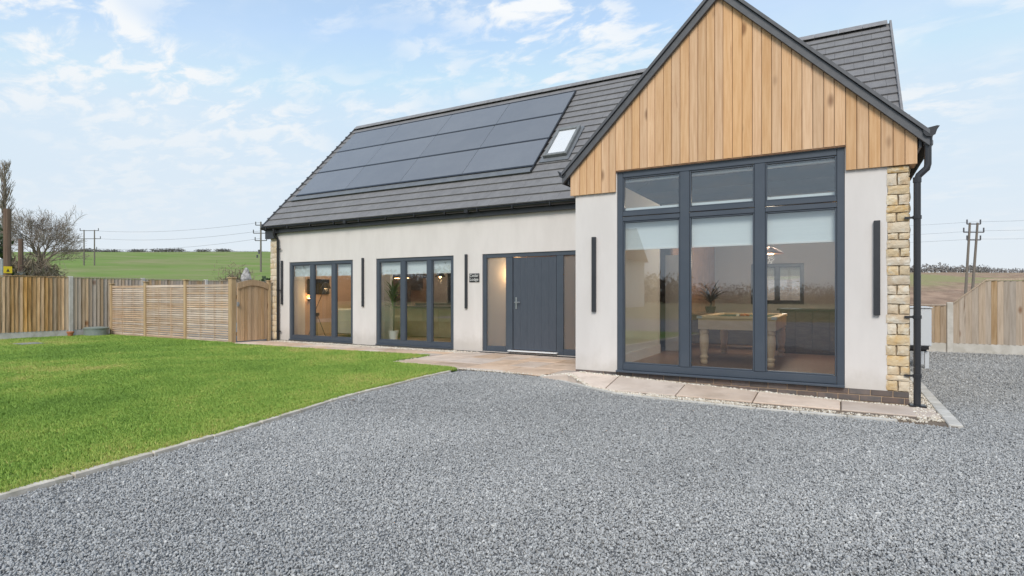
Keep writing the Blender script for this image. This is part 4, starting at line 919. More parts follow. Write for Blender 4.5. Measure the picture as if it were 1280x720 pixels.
lfence = thing('boundary_fence', 'long weathered close-board fence with concrete posts along the left side of the lawn', 'fence', (FX, 8.7, 0))
py = [2.35, 4.46, 6.56, 8.67, 10.82, 13.1, 15.4, 17.7]
for y in py:
    box('concrete_post', 'conc', lfence, FX - 0.065, FX + 0.065, y - 0.06, y + 0.06, -0.3, 1.90, 0.012)
for a, b in zip(py, py[1:]):
    box('gravel_board', 'conc', lfence, FX - 0.025, FX + 0.025, a + 0.061, b - 0.061, -0.1, 0.215, 0.006)
    warm = b < 8.8
    def mm(t, warm=warm): return ('fencewarm' if random.random() < 0.72 else 'fence') if warm else ('fence' if random.random() < 0.35 else 'fencegrey')
    featherboards(lfence, ((FX + 0.0, a + 0.065), (FX + 0.0, b - 0.065)), 0.216, lambda t: 1.85, mm, faces=1)
    box('fence_rail', 'fence', lfence, FX - 0.05, FX - 0.006, a + 0.061, b - 0.061, 0.5, 0.58); box('fence_rail', 'fence', lfence, FX - 0.05, FX - 0.006, a + 0.061, b - 0.061, 1.4, 1.48)
    box('capping', 'fencewarm' if warm else 'fencegrey', lfence, FX - 0.03, FX + 0.045, a + 0.062, b - 0.062, 1.862, 1.884, 0.003)
tre = thing('slatted_screen', 'low screen of thin horizontal timber slats between square posts beside the lawn', 'fence', (-17.4, 9.66, 0))
tp = [-20.51, -18.50, -16.39, -14.28]
for i, x in enumerate(tp):
    hgt = (1.66, 1.70, 1.73, 1.76)[i]; q_ = 0.05 if i < 3 else 0.072
    ps = box('post', 'post', tre, x - q_, x + q_, 9.60, 9.70 if i < 3 else 9.74, -0.2, hgt, 0.006); box('post_cap', 'post', ps, x - q_ - 0.02, x + q_ + 0.02, 9.58, 9.72 if i < 3 else 9.76, hgt + 0.001, hgt + 0.03, 0.006)
ns = 23
for i, (a, b) in enumerate(zip(tp, tp[1:])):
    a_, b_ = a + 0.055, b - (0.055 if i < 2 else 0.076); lo, hi = 0.07, 1.53; st = (hi - lo) / ns
    sme = None
    for k in range(ns):
        z_ = lo + k * st
        if sme is None: o = build('slat', MB().box(a_, b_, 9.635, 9.652, z_, z_ + st * 0.70, 0.003), 'slat', tre); sme = o.data; oz = z_
        else: inst('slat', sme, tre, ((a_ + b_) / 2, 9.6435 + random.uniform(-0.001, 0.001), z_ + st * 0.35))
    for t in (0.33, 0.66):
        xb = a_ + (b_ - a_) * t; box('batten', 'slat', tre, xb - 0.02, xb + 0.02, 9.6535, 9.68, lo, hi); box('batten', 'slat', tre, xb - 0.008, xb + 0.008, 9.626, 9.634, lo, hi)
    box('top_rail', 'slat', tre, a_, b_, 9.625, 9.67, hi + 0.005, hi + 0.075, 0.004); box('bottom_rail', 'slat', tre, a_, b_, 9.63, 9.665, 0.02, 0.062, 0.003)
GX = -14.2
gate = thing('garden_gate', 'arched honey coloured boarded timber gate between the slatted screen and the house', 'gate', (GX, 9.75, 0))
gy0, gy1 = 9.765, 10.70; nb = 9
arch = lambda t: 1.635 + 0.10 * math.sin(math.pi * t)
for i in range(nb):
    a, b = gy0 + (gy1 - gy0) * i / nb, gy0 + (gy1 - gy0) * (i + 1) / nb
    box('board', 'gate', gate, GX - 0.01 + (0.006 if i % 2 else 0), GX + 0.014 + (0.006 if i % 2 else 0), a + 0.004, b - 0.004, 0.05, arch((i + 0.5) / nb) - 0.13, 0.004)
pts = [(gy0 + (gy1 - gy0) * t / 14, arch(t / 14)) for t in range(15)]
build('arched_rail', MB().prism(pts + [(y, z_ - 0.16) for y, z_ in pts[::-1]], 0, GX + 0.021, GX + 0.045), 'gate', gate)
build('brace', MB().box(GX - 0.05, GX - 0.012, gy0, gy1, 0.2, 0.3).box(GX - 0.05, GX - 0.012, gy0, gy1, 1.2, 1.3), 'gate', gate)
build('gate_latch', MB().box(GX + 0.021, GX + 0.05, gy0 - 0.03, gy0 + 0.03, 1.0, 1.12, 0.004).tube([(GX + 0.05, gy0, 1.06), (GX + 0.08, gy0, 1.06)], 0.02, 8), 'galv', gate)
gp = box('gate_post', 'post', gate, GX - 0.05, GX + 0.04, 10.715, 10.80, -0.1, 1.70, 0.006); box('post_cap', 'post', gp, GX - 0.07, GX + 0.06, 10.70, 10.82, 1.701, 1.73, 0.005)
# right hand fence with a raking panel
RY = 16.4
rf = thing('rear_fence', 'close-board fence with a sloping-topped panel on concrete gravel boards at the right', 'fence', (2.5, RY, 0))
box('concrete_post', 'conc', rf, 2.155, 2.275, RY - 0.06, RY + 0.06, -0.3, 1.14, 0.012); box('concrete_post', 'conc', rf, 5.5, 5.62, RY - 0.06, RY + 0.06, -0.3, 1.72, 0.012); box('concrete_post', 'conc', rf, 0.75, 0.87, RY - 0.06, RY + 0.06, -0.3, 1.14, 0.012); box('concrete_post', 'conc', rf, 8.8, 8.92, RY - 0.06, RY + 0.06, -0.3, 1.72, 0.012)
for a, b in ((0.871, 2.154), (2.276, 5.499), (5.621, 8.799)): box('gravel_board', 'conc', rf, a, b, RY - 0.025, RY + 0.025, -0.1, 0.205, 0.006)
featherboards(rf, ((0.875, RY), (2.15, RY)), 0.206, lambda t: 1.06, lambda t: 'fence', faces=1)
featherboards(rf, ((2.28, RY), (2.85, RY)), 0.206, lambda t: 1.10 + 0.51 * t, lambda t: 'fencegrey', faces=1)
featherboards(rf, ((2.852, RY), (5.495, RY)), 0.206, lambda t: 1.62, lambda t: random.choice(('fencegrey', 'fencegrey', 'fence')), faces=1)
featherboards(rf, ((5.625, RY), (8.795, RY)), 0.206, lambda t: 1.62, lambda t: random.choice(('fencegrey', 'fencegrey', 'fence')), faces=1)
box('capping', 'fencegrey', rf, 0.875, 2.15, RY - 0.05, RY + 0.03, 1.068, 1.09, 0.003); box('capping', 'fencegrey', rf, 2.86, 5.495, RY - 0.05, RY + 0.03, 1.632, 1.665, 0.003)
build('capping', MB().prism([(2.28, 1.112), (2.86, 1.634), (2.86, 1.665), (2.28, 1.14)], 1, RY - 0.05, RY + 0.03), 'fencegrey', rf)
for z_ in (0.45, 0.9): box('fence_rail', 'fence', rf, 0.875, 5.495, RY + 0.008, RY + 0.05, z_, z_ + 0.08)

# ------------------------------------------------------------------ small things in the garden
tk = thing('tank_cover', 'round grey-green plastic tank cover standing by the concrete fence post', 'tank cover', (-20.5, 9.19, 0))
build('barrel', MB().lathe([(0.33, 0.0), (0.335, 0.02), (0.325, 0.03), (0.325, 0.20), (0.335, 0.21), (0.335, 0.235)], (-20.5, 9.19, 0.015), 28), 'tank', tk, smooth=True)
build('lid', MB().lathe([(0.345, 0.236), (0.345, 0.258), (0.30, 0.275), (0.12, 0.292), (0.01, 0.294)], (-20.5, 9.19, 0.015), 28), 'tank', tk, smooth=True)
build('rim', MB().lathe([(0.40, 0.0), (0.40, 0.02), (0.34, 0.024)], (-20.5, 9.19, 0.012), 28), 'dark', tk)
tpot = thing('terracotta_pot', 'small broken terracotta pot at the foot of the concrete fence post', 'pot', (-20.68, 8.56, 0.02))
build('pot_body', MB().lathe([(0.055, 0), (0.085, 0.12), (0.097, 0.121), (0.097, 0.16), (0.082, 0.16), (0.05, 0.03)], (-20.68, 8.56, 0.02), 14), 'terra', tpot, smooth=True)
mh = thing('manhole_cover', 'flat grey inspection cover set in the lawn near the left fence', 'manhole cover', (-18.4, 6.65, 0.02))
build('cover_plate', MB().box(-18.62, -18.10, 6.42, 6.9, 0.02, 0.052, 0.005), 'galv', mh); build('cover_rim', MB().box(-18.68, -18.63, 6.36, 6.96, 0.02, 0.047).box(-18.09, -18.04, 6.36, 6.96, 0.02, 0.047), 'dark', mh)
fl_ = MB(); fl_.face([(0, 0, 0.0), (0.03, -0.022, 0.012), (0.07, 0, 0.004), (0.035, 0.0, 0.002)]); fl_.face([(0, 0, 0.0), (0.035, 0.0, 0.002), (0.07, 0, 0.004), (0.03, 0.022, 0.014)])
for x, y, a, k_, lab in ((-5.15, 5.05, 0.6, 1.0, 'dry brown fallen leaf on the gravel near the middle of the lawn kerb'),):
    m_ = MB().append([(p_[0] * k_, p_[1] * k_, p_[2] * k_) for p_ in fl_.v], fl_.f, Matrix.Translation((x, y, 0.022)) @ Matrix.Rotation(a, 4, 'Z') @ Matrix.Rotation(-0.25, 4, 'X')); tag(build('fallen_leaf', m_, 'deadleaf'), lab, 'leaf')
st = thing('stone_ornament', 'grey mottled ornament rising behind the arched gate', 'ornament', (-19.0, 13.43, 0))
m_ = MB(); prof = [(0.20, 0), (0.20, 0.9), (0.09, 1.0), (0.09, 1.72), (0.16, 1.75), (0.19, 1.9), (0.16, 2.03), (0.12, 2.12), (0.09, 2.22), (0.06, 2.30), (0.01, 2.33)]
m_.lathe(prof, (-19.0, 13.43, 0), 12)
m_.v = [(x + 0.045 * mnoise.noise((x * 9, y * 9, z_ * 6)) * (z_ > 1.7), y + 0.045 * mnoise.noise((x * 9 + 7, y * 9, z_ * 6)) * (z_ > 1.7), z_) for x, y, z_ in m_.v]
build('figure', m_, 'orn', st)

# ------------------------------------------------------------------ trees, poles, far things
def branch(mb, p, d, L, r_, depth, spread, rnd, up=0.15, ratio=0.72, kids=(2, 3), seg=3, minr=0.004):
    pts = [p]; rad = [r_]; q = p.copy(); dd = d.copy()
    for i in range(seg):
        dd = (dd + Vector((rnd.gauss(0, 0.13), rnd.gauss(0, 0.13), rnd.gauss(0, 0.10) + up * 0.25))).normalized(); q = q + dd * (L / seg); pts.append(q.copy()); rad.append(max(minr, r_ * (1 - 0.45 * (i + 1) / seg)))
    mb.tube(pts, rad, 6 if depth > 4 else 4 if depth > 2 else 3, cap=False)
    if depth <= 0: return
    n_ = rnd.randint(*kids)
    for k in range(n_ + 1):
        t = 1.0 if k == 0 else rnd.uniform(0.35, 0.95); i = min(len(pts) - 2, int(t * seg)); f_ = t * seg - i; pos = pts[i].lerp(pts[i + 1], min(1, f_))
        ax = Vector((rnd.gauss(0, 1), rnd.gauss(0, 1), rnd.gauss(0, 1))).normalized(); ang = rnd.uniform(0.35, 1.0) * spread * (0.5 if k == 0 else 1)
        nd = (Matrix.Rotation(ang, 3, ax.cross(dd).normalized()) @ dd); nd = (nd + Vector((0, 0, up * 0.4))).normalized()
        branch(mb, pos, nd, L * ratio * rnd.uniform(0.75, 1.15), rad[min(i + 1, seg)] * 0.72, depth - 1, spread, rnd, up, ratio, kids, seg, minr)
def bare_tree(name, label, loc, L, r_, depth, spread, seed, group=None, up=0.15, ratio=0.72, kids=(2, 3), minr=0.012):
    t = thing(name, label, 'tree', loc, group); rnd = random.Random(seed)
    trunk = MB(); base = Vector(loc); top = base + Vector((0.1, 0, L)); trunk.tube([base - Vector((0, 0, 0.3)), base + Vector((0, 0, L * 0.5)), top], [r_ * 1.25, r_, r_ * 0.9], 8); build('trunk', trunk, 'bark', t)
    cr = MB()
    for k in range(8):
        a = k * 2.4 + rnd.uniform(-0.3, 0.3); el_ = 0.45 + 1.05 * k / 7 + rnd.uniform(-0.1, 0.1); d = Vector((math.cos(a) * math.cos(el_), math.sin(a) * math.cos(el_), math.sin(el_)))
        branch(cr, base + Vector((0.05, 0, L * rnd.uniform(0.75, 1.0))), d, L * 0.58, r_ * 0.5, depth, spread, rnd, up, ratio, kids, 3, minr)
    build('crown', cr, 'twig', t); return t
bare_tree('bare_tree', 'broad leafless tree with a rounded twiggy crown above the left hedge', (-54.5, 20.6, 1.6), 2.5, 0.20, 5, 0.85, 31, None, 0.10, 0.78, (2, 3), 0.008)
pt = thing('poplar_tree', 'tall narrow leafless poplar at the left edge of the picture', 'tree', (-76.5, 25.7, 1.5))
rnd = random.Random(5); tr_ = MB(); tr_.tube([(-76.5, 25.7, 1.5), (-76.5, 25.7, 8), (-76.4, 25.7, 15.6)], [0.3, 0.2, 0.02], 7); build('trunk', tr_, 'bark', pt)
cr = MB()
for k in range(110):
    z_ = 3.2 + rnd.random() ** 0.9 * 11.3; a = rnd.uniform(0, 6.28); d = Vector((math.cos(a) * 0.42, math.sin(a) * 0.42, 1)).normalized()
    branch(cr, Vector((-76.48, 25.7, z_)), d, min(2.6, 15.9 - z_) * rnd.uniform(0.55, 0.85) * 0.62, 0.055, 2, 0.42, rnd, 0.35, 0.62, (2, 3), 3, 0.014)
build('crown', cr, 'twig', pt)
def brush(name, label, cat, ctr, rad, n_, m_, seed, leaf=0.16, upright=0.5, group=None, stemm='bark', lobes=9):
    # a shrub: stems plus many small leaf sized faces gathered in uneven clumps
    rnd = random.Random(seed); t = thing(name, label, cat, (ctr[0], ctr[1], ctr[2]), group); c = Vector(ctr)
    stm = MB(); fol = MB(); lob = []
    for k in range(lobes):
        a = rnd.uniform(0, 6.28); q_ = rnd.uniform(0.1, 0.75); lob.append((c + Vector((math.cos(a) * rad[0] * q_, math.sin(a) * rad[1] * q_, rad[2] * rnd.uniform(0.55, 1.55))), rnd.uniform(0.3, 0.55)))
    for p_, s_ in lob: stm.tube([c + Vector((rnd.uniform(-0.2, 0.2), rnd.uniform(-0.2, 0.2), 0)), (c + p_) / 2 + Vector((0, 0, 0.1)), p_], [0.05, 0.03, 0.012], 4)
    for i in range(n_):
        p_, s_ = rnd.choice(lob); v_ = Vector((rnd.gauss(0, 0.42), rnd.gauss(0, 0.42), rnd.gauss(0, 0.42)))
        q = p_ + Vector((v_.x * rad[0] * s_ * 1.6, v_.y * rad[1] * s_ * 1.6, v_.z * rad[2] * s_ * 1.6))
        if q.z < c.z: q.z = c.z + rnd.uniform(0, 0.3)
        d = Vector((rnd.gauss(0, 1), rnd.gauss(0, 1), rnd.gauss(0, 1) + upright * 2)).normalized(); e = d.cross(Vector((rnd.gauss(0, 1), rnd.gauss(0, 1), rnd.gauss(0, 1)))).normalized(); l_ = leaf * rnd.uniform(0.6, 1.5)
        wdt = l_ * (0.5 if upright < 0.4 else 0.09)
        fol.face([q - e * wdt, q + e * wdt, q + d * l_ * 1.1 + e * wdt * 0.4, q + d * l_ * 1.1 - e * wdt * 0.4])
    build('stem', stm, stemm, t); build('foliage', fol, m_, t); return t
brush('twiggy_shrub', 'dense brown thicket of bare twigs beneath the leafless round tree', 'shrub', (-52.2, 19.0, 1.0), (1.9, 1.9, 1.35), 11000, 'brush', 3, 0.34, 0.5, lobes=22)
brush('twiggy_shrub', 'olive brown thicket between the short pole and the round leafless tree', 'shrub', (-50.6, 18.4, 0.9), (1.5, 1.5, 1.05), 8000, 'brush', 4, 0.32, 0.5, lobes=20)
brush('twiggy_shrub', 'low brown undergrowth at the right foot of the left thicket', 'shrub', (-49.8, 19.6, 0.7), (1.1, 1.1, 0.8), 4000, 'brush', 44, 0.26, 0.4, lobes=14)
brush('twiggy_shrub', 'pale brown brushwood behind the tall brown pole', 'shrub', (-56.6, 18.4, 1.2), (1.2, 1.2, 1.7), 5000, 'brush', 45, 0.36, 0.6, lobes=18)
brush('evergreen_shrub', 'dark evergreen bush at the left edge under the poplar', 'shrub', (-47.6, 14.9, 0.9), (0.9, 0.9, 2.3), 4500, 'ivy', 5, 0.18, 0.1, lobes=12)
brush('field_bush', 'rounded bare olive bush beyond the gate', 'shrub', (-29.4, 20.1, 0.2), (0.95, 0.95, 1.25), 4200, 'brush', 6, 0.16, 0.5, lobes=24)
brush('field_bush', 'low dark bush beyond the right end of the slatted screen', 'shrub', (-30.9, 19.2, 0.2), (0.9, 0.8, 0.85), 3200, 'brush', 7, 0.13, 0.4, lobes=16)
brush('field_bush', 'dark low bush between the ornament and the house corner', 'shrub', (-28.0, 20.9, 0.2), (0.6, 0.6, 0.95), 1800, 'ivy', 8, 0.2, 0.3, lobes=8)
def hpole(name, label, a, b, za, zb, top, bars, group):
    t = thing(name, label, 'power pole', ((a[0] + b[0]) / 2, (a[1] + b[1]) / 2, min(za, zb)), group)
    for (p0, p1), z_ in ((a[2], za), (b[2], zb)): build('pole', MB().tube([(*p0, z_ - 0.5), (*p1, top)], [0.16, 0.12], 8), 'greypole', t)
    ax, bx = Vector((*a[2][1], 0)), Vector((*b[2][1], 0)); d = (bx - ax).normalized()
    for off, ext in bars:
        q0, q1 = ax - d * ext + Vector((0, 0, top - off)), bx + d * ext + Vector((0, 0, top - off))
        ob = build('crossarm', MB().tube([q0, q1], 0.075, 6), 'wire', t)
        for q_ in (q0, q1): build('insulator', MB().tube([q_, q_ + Vector((0, 0, 0.55))], 0.085, 6), 'wire', ob)
    return t
gp_ = 'twin and single power poles in the fields'
hpole('power_pole', 'twin timber H-shaped power pole standing in the green field at the left', (-149.1, 64.4, ((-149.11, 64.39), (-149.11, 64.39))), (-147.06, 65.57, ((-147.06, 65.57), (-147.06, 65.57))), 7.9, 8.1, 16.2, ((0.15, 0.9), (2.0, 1.35), (4.4, 0.5)), gp_)
hpole('power_pole', 'twin timber power pole leaning in the ploughed field at the right', (13.5, 88.4, ((13.47, 88.39), (13.96, 88.68))), (14.2, 88.8, ((14.19, 88.81), (14.78, 89.15))), 1.4, 1.6, 10.2, ((0.15, 0.35), (1.15, 0.75), (2.1, 0.35)), gp_)
sp = thing('power_pole', 'single timber power pole in the green field beside the left house corner', 'power pole', (-87.83, 64.93, 4.3), gp_)
build('pole', MB().tube([(-87.83, 64.93, 4.0), (-87.83, 64.93, 14.2)], [0.17, 0.13], 8), 'greypole', sp)
for z_, e in ((13.6, 0.9), (12.2, 1.3), (10.9, 1.0)):
    o = build('crossarm', MB().tube([(-87.83 - 0.868 * e, 64.93 - 0.497 * e, z_), (-87.83 + 0.868 * e, 64.93 + 0.497 * e, z_)], 0.08, 6), 'wire', sp)
    for s_ in (-1, 0, 1): build('insulator', MB().tube([(-87.83 + 0.868 * e * s_, 64.93 + 0.497 * e * s_, z_), (-87.83 + 0.868 * e * s_, 64.93 + 0.497 * e * s_, z_ + 0.6)], 0.09, 6), 'wire', o)
build('switch_gear', MB().box(-88.3, -87.9, 64.7, 65.0, 8.6, 9.3).box(-88.6, -88.4, 64.6, 64.8, 7.9, 8.4), 'wire', sp)
def wires(name, label, A, B, sag, r_=0.018):
    mb = MB()
    for a, b in zip(A, B):
        a, b = Vector(a), Vector(b); mb.tube([a.lerp(b, t / 14) - Vector((0, 0, sag * 4 * (t / 14) * (1 - t / 14))) for t in range(15)], r_, 4)
    return tag(build(name, mb, 'wire'), label, 'power line')
wires('overhead_wires', 'thin overhead wires strung from the left H-pole to the pole by the house corner', [(-148, 65, 16.1), (-147, 65.6, 14.3), (-147, 65.6, 12.0)], [(-87.8, 64.9, 14.1), (-87.8, 64.9, 12.6), (-87.8, 64.9, 11.3)], 0.9)
wires('overhead_wires', 'thin overhead wires running past the leaning twin pole over the ploughed field', [(-20, 100, 13.6), (-20, 100, 12.0), (-20, 100, 11.0)], [(14, 88.7, 10.3), (14.4, 88.9, 9.2), (14.2, 88.8, 8.2)], 0.8, 0.010)
wires('overhead_wires', 'thin overhead wires leaving the leaning twin pole towards the right edge', [(14, 88.7, 10.3), (14.4, 88.9, 9.2), (14.2, 88.8, 8.2)], [(60, 75, 10.6), (60, 75, 9.6), (60, 75, 8.4)], 0.9, 0.010)
tpole = thing('telegraph_pole', 'thick reddish brown timber pole carrying a yellow warning sign above the fence', 'pole', (-42.97, 14.57, 0))
build('pole', MB().tube([(-42.97, 14.57, 0), (-42.97, 14.57, 6.45)], [0.21, 0.19], 10), 'pole', tpole)
build('warning_sign', MB().box(-42.755, -42.735, 14.32, 14.72, 2.62, 3.02), 'yellow', tpole); build('sign_mark', MB().prism([(14.44, 2.70), (14.60, 2.70), (14.52, 2.90)], 0, -42.734, -42.728), 'black', tpole)
p2 = thing('short_pole', 'shorter dark timber pole between the brown pole and the leafless tree', 'pole', (-49.7, 17.6, 0))
build('pole', MB().tube([(-49.7, 17.6, 0), (-49.7, 17.6, 5.25)], [0.2, 0.15], 8), 'pole', p2); build('pole_band', MB().tube([(-49.7, 17.6, 2.75), (-49.7, 17.6, 2.95)], 0.22, 8), 'galv', p2); build('spike', MB().tube([(-49.7, 17.6, 5.2), (-49.7, 17.6, 5.6)], 0.04, 6), 'wire', p2)
lp = thing('metal_mast', 'slim grey metal mast with a bent arm at the left edge above the fence', 'mast', (-40.71, 13.55, 0))
build('mast_tube', MB().tube([(-40.71, 13.55, 0), (-40.71, 13.55, 3.35)], 0.07, 8), 'galv', lp); build('mast_arm', MB().tube([(-40.71, 13.55, 3.3), (-40.95, 13.4, 3.5), (-41.6, 13.1, 3.5)], 0.05, 6), 'galv', lp)
def treeline(name, segs, seed, hmin, hmax, m_, dens, leaf=0.10):
    rnd = random.Random(seed); mb = MB()
    for (x0, y0), (x1, y1), hs_ in segs:
        L = math.hypot(x1 - x0, y1 - y0); n_ = int(L * dens)
        for i in range(n_):
            t = rnd.random(); x, y = x0 + (x1 - x0) * t + rnd.gauss(0, 1.2), y0 + (y1 - y0) * t + rnd.gauss(0, 1.2); zb = terrain_z(x, y)
            env = (0.55 + 0.45 * mnoise.noise((x * 0.11, y * 0.11, seed))) * 0.6 + 0.4
            hh = hs_ * rnd.uniform(hmin, hmax) * env; z_ = zb + rnd.random() ** 0.8 * hh; a = rnd.uniform(0, 6.28); l_ = hs_ * leaf * rnd.uniform(0.5, 1.3)
            e = Vector((math.cos(a), math.sin(a), rnd.gauss(0, 0.4))) * l_; u = Vector((rnd.gauss(0, 0.35), rnd.gauss(0, 0.35), 1)) * l_ * 1.4; p_ = Vector((x, y, z_))
            mb.face([p_ - e, p_ + e, p_ + e * 0.4 + u, p_ - e * 0.4 + u])
    return build(name, mb, m_, kind='stuff')
def at(bear, dist):   # ground point at a compass-like bearing right of the camera axis
    a = R(29.812) - R(bear); return (-dist * math.sin(a), dist * math.cos(a))
def skyline(pa, pb, d): return at(math.degrees(math.atan2(pa - 639.4, 713.5)), d / math.cos(math.atan2(pa - 639.4, 713.5))), at(math.degrees(math.atan2(pb - 639.4, 713.5)), d / math.cos(math.atan2(pb - 639.4, 713.5)))
treeline('far_hedgerow', [(*skyline(a, b, 331), h_) for a, b, h_ in ((80, 112, 2.6), (112, 150, 2.0), (163, 180, 2.4), (191, 228, 2.6), (247, 260, 2.3), (270, 288, 2.3), (60, 335, 0.7))], 3, 0.4, 1.1, 'hedge', 60)
treeline('far_treeline', [(*skyline(1120, 1235, 334), 5.2), (*skyline(1225, 1420, 334), 3.2), (*skyline(1080, 1125, 334), 4.4)], 8, 0.5, 1.25, 'fartree', 30)
# what the windows mirror: hedge, trees and a house across the lane behind the camera
treeline('lane_treeline', [((-120, -62), (-60, -76), 8.0), ((-60, -76), (-22, -78), 5.6), ((-22, -78), (60, -80), 3.4), ((60, -80), (130, -70), 4.0)], 13, 0.4, 1.25, 'lanetree', 300, 0.035)
nh = thing('neighbour_house', 'pale two storey house with dark windows across the lane, seen mirrored in the gable window', 'house', (-19, -44, 0))
box('wall', 'render', nh, -34, -20.5, -52, -43.5, -0.2, 5.4); build('roof', MB().prism([(-52.5, 5.3), (-43, 5.3), (-47.7, 9.0)], 0, -34.4, -20.1), 'rose', nh)
for x in (-32.6, -29.4, -26.2, -24.2, -22.3): 
    for z_ in (0.9, 3.4): box('window', 'screen', nh, x, x + 0.95, -43.52, -43.44, z_, z_ + 1.5)

def lamp_light(loc, e, parent, col=(1, 0.62, 0.30), r_=0.06):
    l_ = bpy.data.lights.new('lamp_glow', 'POINT'); l_.energy = e; l_.color = col; l_.shadow_soft_size = r_; o = link(bpy.data.objects.new('lamp_glow', l_), parent, loc); return o
# ------------------------------------------------------------------ inside the house
pool = thing('pool_table', 'pale oak pool table with turned legs and dark green cloth behind the tall window', 'pool table', (-1.5, 11.2, 0.12))
TX0, TX1, TY0, TY1 = -2.10, -0.88, 10.12, 12.25
fr_ = MB(); fr_.box(TX0 + 0.17, TX1 - 0.17, TY0, TY0 + 0.06, 0.72, 0.90, 0.005).box(TX0 + 0.17, TX1 - 0.17, TY1 - 0.06, TY1, 0.72, 0.90, 0.005).box(TX0, TX0 + 0.06, TY0 + 0.17, TY1 - 0.17, 0.72, 0.90, 0.005).box(TX1 - 0.06, TX1, TY0 + 0.17, TY1 - 0.17, 0.72, 0.90, 0.005)
build('apron', fr_, 'oak', pool)
rl = MB(); rl.box(TX0 - 0.02, TX1 + 0.02, TY0 - 0.02, TY0 + 0.10, 0.902, 0.945, 0.006).box(TX0 - 0.02, TX1 + 0.02, TY1 - 0.10, TY1 + 0.02, 0.902, 0.945, 0.006).box(TX0 - 0.02, TX0 + 0.10, TY0 + 0.101, TY1 - 0.101, 0.902, 0.945, 0.006).box(TX1 - 0.10, TX1 + 0.02, TY0 + 0.101, TY1 - 0.101, 0.902, 0.945, 0.006)
build('rail', rl, 'oak', pool); box('cloth', 'baize', pool, TX0 + 0.101, TX1 - 0.101, TY0 + 0.101, TY1 - 0.101, 0.88, 0.915); box('cushion', 'baize', pool, TX0 + 0.11, TX1 - 0.11, TY0 + 0.102, TY0 + 0.15, 0.916, 0.95)
for x in (TX0 - 0.021, TX1 - 0.069):
    for y in (TY0 - 0.021, TY1 - 0.069): box('corner_plate', 'alu', pool, x, x + 0.09, y, y + 0.09, 0.903, 0.949, 0.004)
lgp = [(0.045, 0), (0.06, 0.02), (0.06, 0.06), (0.045, 0.075), (0.066, 0.10), (0.07, 0.13), (0.05, 0.16), (0.058, 0.20), (0.074, 0.30), (0.078, 0.42), (0.07, 0.50), (0.058, 0.52), (0.075, 0.54), (0.075, 0.57), (0.06, 0.60)]
lme = None
for x in (TX0 + 0.085, TX1 - 0.085):
    for y in (TY0 + 0.085, TY1 - 0.085):
        if lme is None: o = build('leg', MB().lathe(lgp, (x, y, 0.12), 16), 'oak', pool, smooth=True); lme = o.data; lz = WORLD[o.name].z + wloc(pool).z
        else: inst('leg', lme, pool, (x, y, lz))
        box('leg_block', 'oak', pool, x - 0.085, x + 0.085, y - 0.085, y + 0.085, 0.72, 0.90, 0.005)
for k, (x, y) in enumerate(((-1.55, 10.75), (-1.46, 10.78), (-1.38, 10.74), (-1.50, 10.86), (-1.42, 10.87), (-1.46, 10.95))):
    tag(build('pool_ball', MB().lathe([(0.003, 0), (0.018, 0.004), (0.026, 0.015), (0.0285, 0.0285), (0.026, 0.042), (0.018, 0.053), (0.003, 0.057)], (x, y, 0.916), 12), 'ball' if k else 'ballw', smooth=True), 'small orange pool ball racked in a cluster on the dark green table cloth' if k else 'white cue ball lying on the dark green pool table cloth', 'pool ball', 'pool balls on the table')
bar = thing('bar_cabinet', 'dark timber bar cabinet behind the pool table on the right of the big room', 'cabinet', (-0.3, 13.2, 0.12))
for k in range(5): box('cabinet_door', 'units', bar, -1.05 + k * 0.30, -1.05 + k * 0.30 + 0.29, 12.88, 12.90, 0.14, 0.98, 0.004)
box('carcass', 'units', bar, -1.05, 0.45, 12.901, 13.4, 0.121, 0.99); box('bar_top', 'worktop', bar, -1.10, 0.46, 12.82, 13.45, 0.991, 1.03, 0.004)
sb = thing('sideboard', 'dark brown low sideboard against the far wall behind the pool table', 'sideboard', (-2.2, 14.6, 0.12))
box('carcass', 'units', sb, -3.1, -1.12, 13.4, 13.9, 0.20, 0.86, 0.006); box('sideboard_top', 'inbrown', sb, -3.15, -1.11, 13.36, 13.92, 0.861, 0.90, 0.004)
for x in (-3.05, -1.2): box('leg', 'units', sb, x, x + 0.06, 13.45, 13.52, 0.12, 0.199)
def leafy(name, label, base, n_, L, m_, seed, potm, parr, ph, trunk=0.0):
    t = thing(name, label, 'plant', base); rnd = random.Random(seed)
    build('pot', MB().lathe([(parr * 0.75, 0), (parr, ph), (parr * 1.04, ph + 0.005), (parr * 0.9, ph + 0.004)], base, 16), potm, t, smooth=True)
    b = Vector(base) + Vector((0, 0, ph))
    if trunk: build('stem', MB().tube([b, b + Vector((0.02, 0, trunk * 0.5)), b + Vector((0, 0.01, trunk))], 0.022, 7), 'bark', t)
    lm = MB(); seg = 5
    for i in range(seg):
        def W(u): return 0.045 * math.sin(math.pi * min(1, u * 0.92 + 0.08)) + 0.002
        u0, u1 = i / seg, (i + 1) / seg; z0_, z1_ = 0.22 * u0 * (1.2 - 1.6 * u0), 0.22 * u1 * (1.2 - 1.6 * u1)
        lm.face([(u0, -W(u0), z0_), (u1, -W(u1), z1_), (u1, 0, z1_ - 0.006), (u0, 0, z0_ - 0.006)]); lm.face([(u0, 0, z0_ - 0.006), (u1, 0, z1_ - 0.006), (u1, W(u1), z1_), (u0, W(u0), z0_)])
    lme_ = bpy.data.meshes.new('leaf'); lme_.from_pydata(lm.v, [], lm.f); lme_.materials.append(M[m_])
    for k in range(n_):
        zz_ = trunk * (0.55 + 0.45 * rnd.random()) if trunk else 0.02; s_ = L * rnd.uniform(0.65, 1.1)
        o = inst('leaf', lme_, t, b + Vector((0, 0, zz_)), (0, -rnd.uniform(0.1, 1.25), rnd.uniform(0, 6.28)), (s_, s_ * 1.2, s_))
    return t
